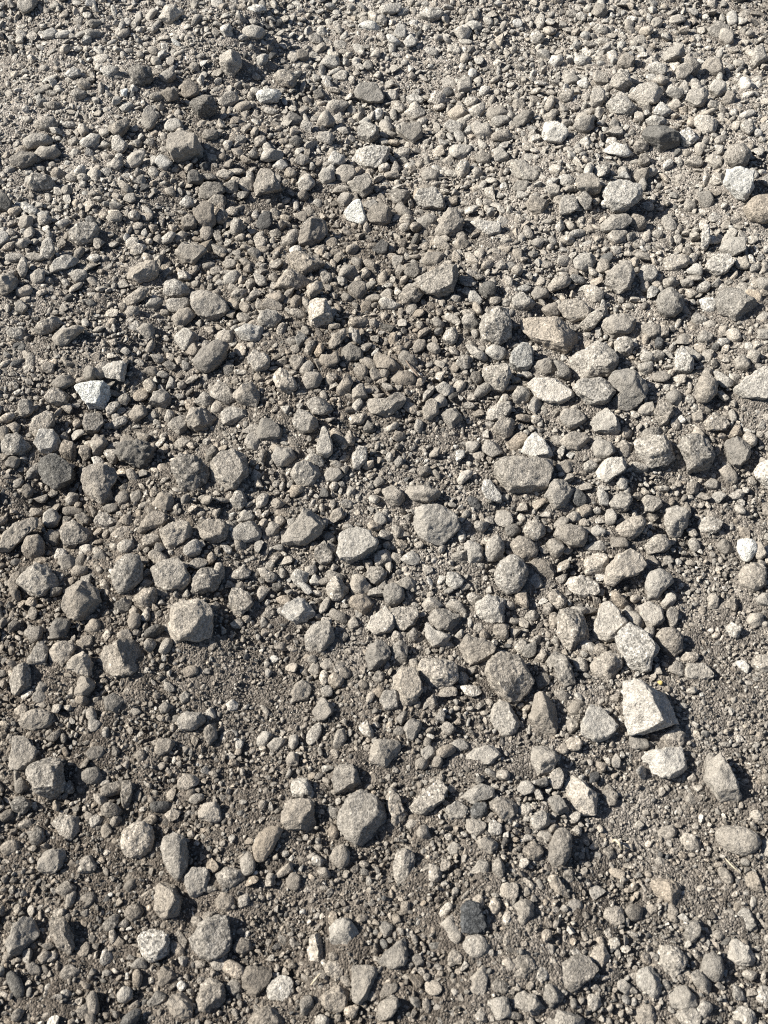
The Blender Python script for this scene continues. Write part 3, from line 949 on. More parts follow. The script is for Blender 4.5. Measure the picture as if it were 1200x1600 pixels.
def tex(nt, co, scale, detail=2., rough=.55):
    n = node(nt, 'ShaderNodeTexNoise'); n.inputs['Scale'].default_value = scale
    n.inputs['Detail'].default_value = detail; n.inputs['Roughness'].default_value = rough
    nt.links.new(co, n.inputs['Vector']); return n.outputs['Fac']
def rock_material(name, attr):
    m = bpy.data.materials.new(name); m.use_nodes = True; nt = m.node_tree; L = nt.links
    b = nt.nodes['Principled BSDF']; b.inputs['Roughness'].default_value = .9; b.inputs['Specular IOR Level'].default_value = .22
    pos = node(nt, 'ShaderNodeNewGeometry').outputs['Position']
    at = lambda n: node(nt, 'ShaderNodeAttribute', attribute_type=attr, attribute_name=n).outputs['Fac']
    tone, warm, speck = at('tone'), at('warm'), at('speck')
    base = ramp(nt, [(0., (.022, .022, .024)), (.2, (.055, .056, .060)), (.3, (.125, .118, .107)), (.4, (.206, .184, .158)), (.5, (.292, .263, .227)),
                     (.6, (.384, .351, .307)), (.7, (.482, .449, .403)), (.8, (.53, .51, .46)), (.92, (.62, .61, .575))])
    L.new(tone, base.inputs[0])
    c = base.outputs[0]
    c = mix(nt, c, (1.22, .97, .70), mathn(nt, 'MAXIMUM', warm, 0.), 'MULTIPLY')
    c = mix(nt, c, (.80, .95, 1.12), mathn(nt, 'MAXIMUM', mathn(nt, 'MULTIPLY', warm, -1.), 0.), 'MULTIPLY')
    mott = ramp(nt, [(.3, .76), (.5, 1.0), (.72, 1.22)]); L.new(tex(nt, pos, 75, 4, .6), mott.inputs[0])
    c = mix(nt, c, mott.outputs[0])
    g2 = ramp(nt, [(.36, .66), (.48, .98), (.60, 1.10), (.72, 1.3)]); L.new(tex(nt, pos, 230, 4, .72), g2.inputs[0])
    c = mix(nt, c, g2.outputs[0], mathn(nt, 'MULTIPLY', speck, .9))
    vs = node(nt, 'ShaderNodeVectorMath', operation='SCALE'); L.new(pos, vs.inputs[0]); L.new(mathn(nt, 'SUBTRACT', 1.75, mathn(nt, 'MULTIPLY', speck, 1.05)), vs.inputs['Scale']); gp = vs.outputs[0]
    g1 = tex(nt, gp, 480, 3, .7)
    gr = ramp(nt, [(.30, .36), (.45, .82), (.55, 1.10), (.70, 1.60)]); L.new(g1, gr.inputs[0])
    c = mix(nt, c, gr.outputs[0], speck)
    vo = node(nt, 'ShaderNodeTexVoronoi'); vo.inputs['Scale'].default_value = 420; L.new(gp, vo.inputs['Vector'])
    sep = node(nt, 'ShaderNodeSeparateColor'); L.new(vo.outputs['Color'], sep.inputs[0])
    dk = ramp(nt, [(.0, 1.), (.80, 1.), (.86, .42)]); L.new(sep.outputs[0], dk.inputs[0])
    c = mix(nt, c, dk.outputs[0], mathn(nt, 'MULTIPLY', speck, .8))
    lt = ramp(nt, [(.0, 1.), (.88, 1.), (.93, 1.75)]); L.new(sep.outputs[1], lt.inputs[0])
    c = mix(nt, c, lt.outputs[0], mathn(nt, 'MULTIPLY', speck, .8))
    # pits and thin darker scuffs
    pit = tex(nt, pos, 190, 2, .5); pr = ramp(nt, [(.27, .55), (.36, 1.)]); L.new(pit, pr.inputs[0])
    c = mix(nt, c, pr.outputs[0], .8)
    mp = node(nt, 'ShaderNodeMapping'); mp.inputs['Rotation'].default_value = (.5, .9, .7); mp.inputs['Scale'].default_value = (1, .09, 1); L.new(pos, mp.inputs['Vector'])
    ve = ramp(nt, [(.32, .62), (.5, 1.), (.62, 1.0), (.7, 1.4)]); L.new(tex(nt, mp.outputs[0], 260, 3, .6), ve.inputs[0])
    c = mix(nt, c, ve.outputs[0], at('vein'))
    L.new(c, b.inputs['Base Color'])
    hgt = mathn(nt, 'ADD', mathn(nt, 'MULTIPLY', g1, .8), mathn(nt, 'ADD', mathn(nt, 'MULTIPLY', tex(nt, pos, 170, 3, .6), 1.6), mathn(nt, 'MULTIPLY', pr.outputs[0], .35)))
    bp = node(nt, 'ShaderNodeBump'); bp.inputs['Distance'].default_value = .0030; bp.inputs['Strength'].default_value = .85
    L.new(hgt, bp.inputs['Height']); L.new(bp.outputs[0], b.inputs['Normal'])
    return m
M_STONE = rock_material('dusty_stone', 'OBJECT')
M_LOOSE = rock_material('loose_stone', 'GEOMETRY')
M_GRAIN = rock_material('gravel_grain', 'INSTANCER')
def soil_material():
    m = bpy.data.materials.new('gritty_soil'); m.use_nodes = True; nt = m.node_tree; L = nt.links
    b = nt.nodes['Principled BSDF']; b.inputs['Roughness'].default_value = .95; b.inputs['Specular IOR Level'].default_value = .15
    pos = node(nt, 'ShaderNodeNewGeometry').outputs['Position']
    r = ramp(nt, [(.3, (.096, .083, .071)), (.5, (.150, .132, .114)), (.7, (.206, .184, .161))]); L.new(tex(nt, pos, 9, 5, .6), r.inputs[0])
    dry = node(nt, 'ShaderNodeAttribute', attribute_type='GEOMETRY', attribute_name='dry').outputs['Fac']  # painted light of the ground, multiplied into the soil colour
    dr = ramp(nt, [(0., (.80, .77, .74)), (.4, (1., 1., 1.)), (1., (1.85, 1.87, 1.90))]); L.new(dry, dr.inputs[0])
    vo = node(nt, 'ShaderNodeTexVoronoi'); vo.inputs['Scale'].default_value = 330; L.new(pos, vo.inputs['Vector'])
    sep = node(nt, 'ShaderNodeSeparateColor'); L.new(vo.outputs['Color'], sep.inputs[0])
    vr = ramp(nt, [(0., .55), (.5, .95), (.85, 1.25), (.97, 1.9)]); L.new(sep.outputs[0], vr.inputs[0])
    c = mix(nt, mix(nt, r.outputs[0], dr.outputs[0]), vr.outputs[0])
    L.new(c, b.inputs['Base Color'])
    h = mathn(nt, 'ADD', mathn(nt, 'MULTIPLY', vo.outputs['Distance'], -1.), tex(nt, pos, 260, 4, .65))
    bp = node(nt, 'ShaderNodeBump'); bp.inputs['Distance'].default_value = .004; bp.inputs['Strength'].default_value = 1.
    L.new(h, bp.inputs['Height']); L.new(bp.outputs[0], b.inputs['Normal'])
    return m
M_SOIL = soil_material()
def plain(name, col, rough=.7):
    m = bpy.data.materials.new(name); m.use_nodes = True; nt = m.node_tree
    b = nt.nodes['Principled BSDF']; b.inputs['Roughness'].default_value = rough
    pos = node(nt, 'ShaderNodeNewGeometry').outputs['Position']
    r = ramp(nt, [(.3, tuple(.7 * c for c in col)), (.7, tuple(1.2 * c for c in col))]); nt.links.new(tex(nt, pos, 350, 3), r.inputs[0])
    nt.links.new(r.outputs[0], b.inputs['Base Color']); return m

# ---------------------------------------------------------------- mesh helpers
def ico(n):
    bm = bmesh.new(); bmesh.ops.create_icosphere(bm, subdivisions=n, radius=1)
    v = np.array([x.co[:] for x in bm.verts]); f = np.array([[q.index for q in p.verts] for p in bm.faces], np.int32); bm.free()
    return v / np.linalg.norm(v, axis=1)[:, None], f
ICO = {n: ico(n) for n in (2, 3, 4, 5)}
def mesh_from(name, v, f, mat):
    me = bpy.data.meshes.new(name); me.vertices.add(len(v)); me.vertices.foreach_set('co', np.asarray(v, np.float32).ravel())
    k = f.shape[1]
    me.loops.add(f.size); me.loops.foreach_set('vertex_index', f.ravel().astype(np.int32))
    me.polygons.add(len(f)); me.polygons.foreach_set('loop_start', np.arange(0, f.size, k, dtype=np.int32))
    me.polygons.foreach_set('use_smooth', np.ones(len(f), bool)); me.materials.append(mat); me.update(calc_edges=True)
    return me
def link(name, me, label=None, cat=None, group=None, kind=None):
    o = bpy.data.objects.new(name, me); COL.objects.link(o)
    for k, v in (('label', label), ('category', cat), ('group', group), ('kind', kind)):
        if v: o[k] = v
    return o
def clip_planes(v, normals, fr, soft=.04):
    """Break faces off a blob: everything past a plane is pushed back to it."""
    for n, q in zip(normals, fr):
        s = v @ n; mx = s.max(); lim = q * mx; ex = np.maximum(s - lim, 0)
        v = v - n * (ex * (1 - soft))[:, None]
    return v
def polar(poly, ang):
    """Distance from the origin to the outline in each direction."""
    n = len(poly); d = np.stack([np.cos(ang), np.sin(ang)], -1); best = np.zeros(len(ang))
    for i in range(n):
        a, b = poly[i], poly[(i + 1) % n]; e = b - a
        den = d[:, 0] * e[1] - d[:, 1] * e[0]
        den = np.where(np.abs(den) < 1e-12, 1e-12, den)
        t = (a[0] * e[1] - a[1] * e[0]) / den; s = (a[0] * d[:, 1] - a[1] * d[:, 0]) / den
        ok = (s >= -1e-6) & (s <= 1 + 1e-6) & (t > 0)
        best = np.where(ok, np.maximum(best, t), best)
    return best
def area(p):
    x, y = p[:, 0], p[:, 1]; return .5 * float(np.sum(x * np.roll(y, -1) - np.roll(x, -1) * y))
def centroid(p):
    x, y = p[:, 0], p[:, 1]; x1, y1 = np.roll(x, -1), np.roll(y, -1); c = x * y1 - x1 * y; a = c.sum() / 2
    return np.array([((x + x1) * c).sum(), ((y + y1) * c).sum()]) / (6 * a)
def clip_frame(p, w=1200, h=1600):
    for ax, lim, sg in ((0, 0, 1), (0, w, -1), (1, 0, 1), (1, h, -1)):
        out = []
        for i in range(len(p)):
            a, b = p[i], p[(i + 1) % len(p)]; da, db = sg * (a[ax] - lim), sg * (b[ax] - lim)
            if da >= 0: out.append(a)
            if da * db < 0: out.append(a + (b - a) * da / (da - db))
        if len(out) < 3: return np.zeros((0, 2))
        p = np.array(out)
    return p
def inside(p, q):
    c = False; n = len(p)
    for i in range(n):
        a, b = p[i], p[i - 1]
        if (a[1] > q[1]) != (b[1] > q[1]) and q[0] < (b[0] - a[0]) * (q[1] - a[1]) / (b[1] - a[1]) + a[0]: c = not c
    return c

# ---------------------------------------------------------------- the stones as seen
stones = []  # one near-black stone at the left edge stands in for a shaded hollow
ox = oy = 0; tile = ''
for ln in DATA.strip().splitlines():
    if ln[0] == '@':
        t = ln[1:].split(); tile = t[0]; ox, oy = int(t[1]), int(t[2]); continue
    k, rest = ln.split(':'); pts, fl = rest.split(';')
    p = np.array([[float(c) for c in q.split(',')] for q in pts.split()]) / 3 + (ox, oy)
    if area(p) < 0: p = p[::-1]
    cl = clip_frame(p)
    if len(cl) < 3: continue
    stones.append(dict(id=tile + k, poly=p, tone=int(fl[0]), flags=fl[1:], a=abs(area(p)), seen=abs(area(cl)), c=centroid(p), cv=centroid(cl)))
stones.sort(key=lambda s: -s['seen'])
keep = []
for s in stones:                                                       # a stone cut by a tile border may have been noted twice
    dup = [k['id'] for k in keep if k['id'][0] != s['id'][0] and inside(k['poly'], s['c']) and inside(s['poly'], (k['c'] + s['c']) / 2)]
    if dup: print('DUP', s['id'], dup, int(s['a'])); continue
    keep.append(s)
stones = keep
FORCE = ('K1', 'L23')
stones.sort(key=lambda s: (s['id'] not in FORCE, -s['seen']))

# faces seen plainly in the photograph: directions as (right, up, towards the viewer) and how deep each cuts
FACETS = {'F37': [((-.20, -.14, 1), .52), ((.56, .80, .52), .55)], 'F46': [((-.25, -.5, .8), .62), ((.15, .5, .8), .55), ((.9, -.35, .3), .8)],
          'D42': [((-.75, .35, .55), .55), ((.75, -.15, .55), .50)], 'E15': [((-.2, .1, 1), .5), ((.6, .5, .5), .72)], 'G14': [((-.3, .3, .9), .5), ((.6, -.35, .7), .62)],
          'C4': [((-.4, .3, .85), .5), ((.8, .3, .4), .75)], 'B29': [((-.5, -.5, .7), .5), ((.5, .6, .6), .55)], 'B33': [((-.7, .1, .7), .5), ((.8, .1, .5), .45)],
          'B35': [((-.3, .1, .9), .5), ((.8, -.4, .4), .6)], 'B15': [((-.3, .3, .9), .6)], 'D21': [((-.55, .1, .8), .58), ((.6, .35, .65), .56), ((.3, -.7, .6), .7)], 'D41': [((-.6, .2, .7), .5), ((.6, .1, .75), .5)],
          'J11': [((-.1, .75, .65), .55), ((.1, -.75, .6), .62)], 'J8': [((-.2, .85, .5), .6), ((.2, -.6, .75), .55)], 'K27': [((-.3, .1, 1), .42)], 'G22': [((-.3, .2, 1), .5), ((.5, -.3, .8), .62)],
          'I7': [((-.1, .45, .9), .48), ((.85, .1, .45), .66), ((-.1, -.75, .6), .72)], 'H7': [((-.4, .5, .75), .55), ((.1, -.6, .75), .6)], 'E3': [((-.2, .3, .95), .5), ((.4, -.85, .4), .6)]}
SHARP = 'K27 G22 F37 F46 H34 F36 F38 E43 C37 F25 F24 L46 B7 D51 I26 B28 K13 L18 L23 H48 I6 C28 I17 I49 I50 F17 E22 E17 E54 F27 D1 H8 K7 I18 C2 F14 B31 B40 K33 L28 L31 I53 E18 I4 F34 H54 H39'.split()
LOW = 'B12 B14 C16 C49 C48 A40 D45 D47 E37 F48 L25 E35 G48 G12 G13'.split()
def build_stone(s, sub, seed):
    r = np.random.default_rng(seed)
    poly = s['poly']; low_ = np.clip((s['c'][1] - 1000) / 400, 0, 1) * np.clip((s['c'][0] - 300) / 500, 0, 1); low_ = max(low_, float(s['id'] in LOW)); ang_, rnd_ = 'a' in s['flags'], 'r' in s['flags']; clod = 'd' in s['flags']
    c = s['c']
    P, d = ground_at(*c)
    halfh = (poly[:, 1].max() - poly[:, 1].min()) / 2
    dist = np.linalg.norm(P - CP); px = dist * (d @ FW) * K / 800
    cosd = math.sqrt(max(0, 1 - d[2] ** 2))
    Rv = halfh * px; mean = math.sqrt(s['a'] / math.pi) * px
    lift = .82 * Rv * cosd + r.uniform(.05, .30) * mean * (1 - .75 * low_)
    P, d = ground_at(*c, lift)
    u = np.cross(d, [0, 0, 1.]); u /= np.linalg.norm(u); v = np.cross(u, d)
    poly = c + (poly - c) * 1.055                                      # the foot of the stone is bedded
    # outline carried to the plane through P that faces the camera
    o2 = []
    for q in poly:
        e = ray(*q); t = ((P - CP) @ d) / (e @ d); w = CP + e * t - P
        o2.append((w @ u, w @ v))
    o2 = np.array(o2)
    th = np.linspace(0, 2 * math.pi, 360, endpoint=False); rad = polar(o2, th)
    rad = np.where(rad <= 0, np.median(rad), rad)
    kw = 2 if s['id'] in SHARP else 5 if ang_ else (13 if rnd_ else 8)
    ker = np.hanning(2 * kw + 1); ker /= ker.sum()
    rad = np.convolve(np.concatenate([rad[-kw:], rad, rad[:kw]]), ker, 'valid')
    D, F = ICO[sub]
    D = D @ np.linalg.qr(r.normal(size=(3, 3)))[0]
    a = np.mod(np.arctan2(D[:, 1], D[:, 0]), 2 * math.pi); Rr = np.interp(a, np.append(th, 2 * math.pi), np.append(rad, rad[0]))
    flat = np.hypot(D[:, 0], D[:, 1])
    e = .42 if s['id'] in SHARP else .58 if ang_ else (.9 if rnd_ else .68)
    thick = mean * r.uniform(.64, .92) * (1 - .25 * low_)
    V = np.stack([np.cos(a) * Rr * flat ** e, np.sin(a) * Rr * flat ** e, np.sign(D[:, 2]) * np.abs(D[:, 2]) ** .9 * thick], -1)
    sharp = s['id'] in SHARP
    if sharp: n_, lo, hi = 5, .78, .93
    elif ang_: n_, lo, hi = 9, .52, .86
    elif rnd_: n_, lo, hi = 6, .88, .97
    else: n_, lo, hi = 9, .60, .92
    if clod: n_, lo, hi = 4, .9, .97
    nn = r.normal(size=(n_, 3)); nn[:, 2] = np.abs(nn[:, 2]) * .9 + .45; nn /= np.linalg.norm(nn, axis=1)[:, None]
    V = clip_planes(V, nn, r.uniform(lo, hi, n_))
    if s['id'] in FACETS:
        for n0, q0 in FACETS[s['id']]: n0 = np.array(n0, float); V = clip_planes(V, [n0 / np.linalg.norm(n0)], [q0], .01)
    elif sharp or (not rnd_ and not clod and r.uniform() < .75):                    # a broad flat top face, as on slabs and split stones
        up = np.array([0, u[2] * 0 + v[2], -d[2]]); f = np.array([0, 0, 1.]) * .75 + up * .5 + r.normal(size=3) * .16; f /= np.linalg.norm(f)
        V = clip_planes(V, [f], [r.uniform(.45, .70)], .02)
    nb = r.normal(size=(4, 3)); nb[:, 2] = -np.abs(nb[:, 2]) - .3; nb /= np.linalg.norm(nb, axis=1)[:, None]
    V = clip_planes(V, nb, r.uniform(.8, .95, 4))
    N = V / (np.linalg.norm(V, axis=1)[:, None] + 1e-9)
    off = r.uniform(0, 50, 3); q = V / mean
    amp = .75 if ang_ else (.55 if rnd_ else 1.)
    if clod: amp = 2.2
    V = V + N * (mean * amp * (.058 * noise(q * 1.8 + off, 1) + .045 * noise(q * 4.2 + off, 2) + .024 * noise(q * 9 + off, 3) + .012 * noise(q * 19 + off, 4)))[:, None]
    sz = V + off                                                       # wear at a fixed real scale: chips of some 8 mm, grain of some 3 mm
    V = V + N * ((.0011 * noise(sz * 130, 5) + .0007 * noise(sz * 300, 6)) * (1.3 if ang_ else .8 if rnd_ else 1.))[:, None]
    W = V[:, :1] * u + V[:, 1:2] * v + V[:, 2:] * (-d)
    return P, W, F, mean
def tone_of(s, r):
    t = .49 + (s['tone'] / 10 - .5) * (.85 if s['tone'] > 8 else .70) + r.uniform(-.02, .02)
    w = r.uniform(-.10, .14)
    if 't' in s['flags']: w = .26
    if 'b' in s['flags']: w = -.3
    if 'p' in s['flags']: w = .42
    if 'd' in s['flags']: t -= .01
    return t, w, r.uniform(.35, 1.)

MAXN = 302
RES = .0025; X0, X1, Y0, Y1 = -2.4, 2.4, -.3, 4.4
occ = np.zeros((int((Y1 - Y0) / RES), int((X1 - X0) / RES)), np.float32)   # height of stone cover on the ground, for scattering the gravel round it
def mark(P, W):
    xy = W[:, :2]; an = np.mod(np.arctan2(xy[:, 1], xy[:, 0]), 2 * math.pi); rr = np.hypot(xy[:, 0], xy[:, 1])
    # only what lies at or under the height of the gravel counts as the footprint
    low = (W[:, 2] + P[2]) < float(height(P[0], P[1])) + .4 * (W[:, 2].max() + P[2] - float(height(P[0], P[1])))
    b = np.zeros(48); np.maximum.at(b, (an[low] / (2 * math.pi) * 48).astype(int) % 48, rr[low])
    b = np.maximum(b, np.roll(b, 1) * .8)
    m = b.max(); i0, i1 = int((P[0] - m - X0) / RES), int((P[0] + m - X0) / RES) + 1; j0, j1 = int((P[1] - m - Y0) / RES), int((P[1] + m - Y0) / RES) + 1
    i0, j0 = max(i0, 0), max(j0, 0)
    sub = occ[j0:j1, i0:i1]
    if sub.size == 0: return
    gx = X0 + (np.arange(i0, i0 + sub.shape[1]) + .5) * RES - P[0]; gy = Y0 + (np.arange(j0, j0 + sub.shape[0]) + .5) * RES - P[1]
    GX, GY = np.meshgrid(gx, gy); A = np.mod(np.arctan2(GY, GX), 2 * math.pi)
    sub[np.hypot(GX, GY) < b[(A / (2 * math.pi) * 48).astype(int) % 48] * .93] = 1
EXTRA_V, EXTRA_F, EXTRA_T = [], [], []; nv = 0
LABELS = {}
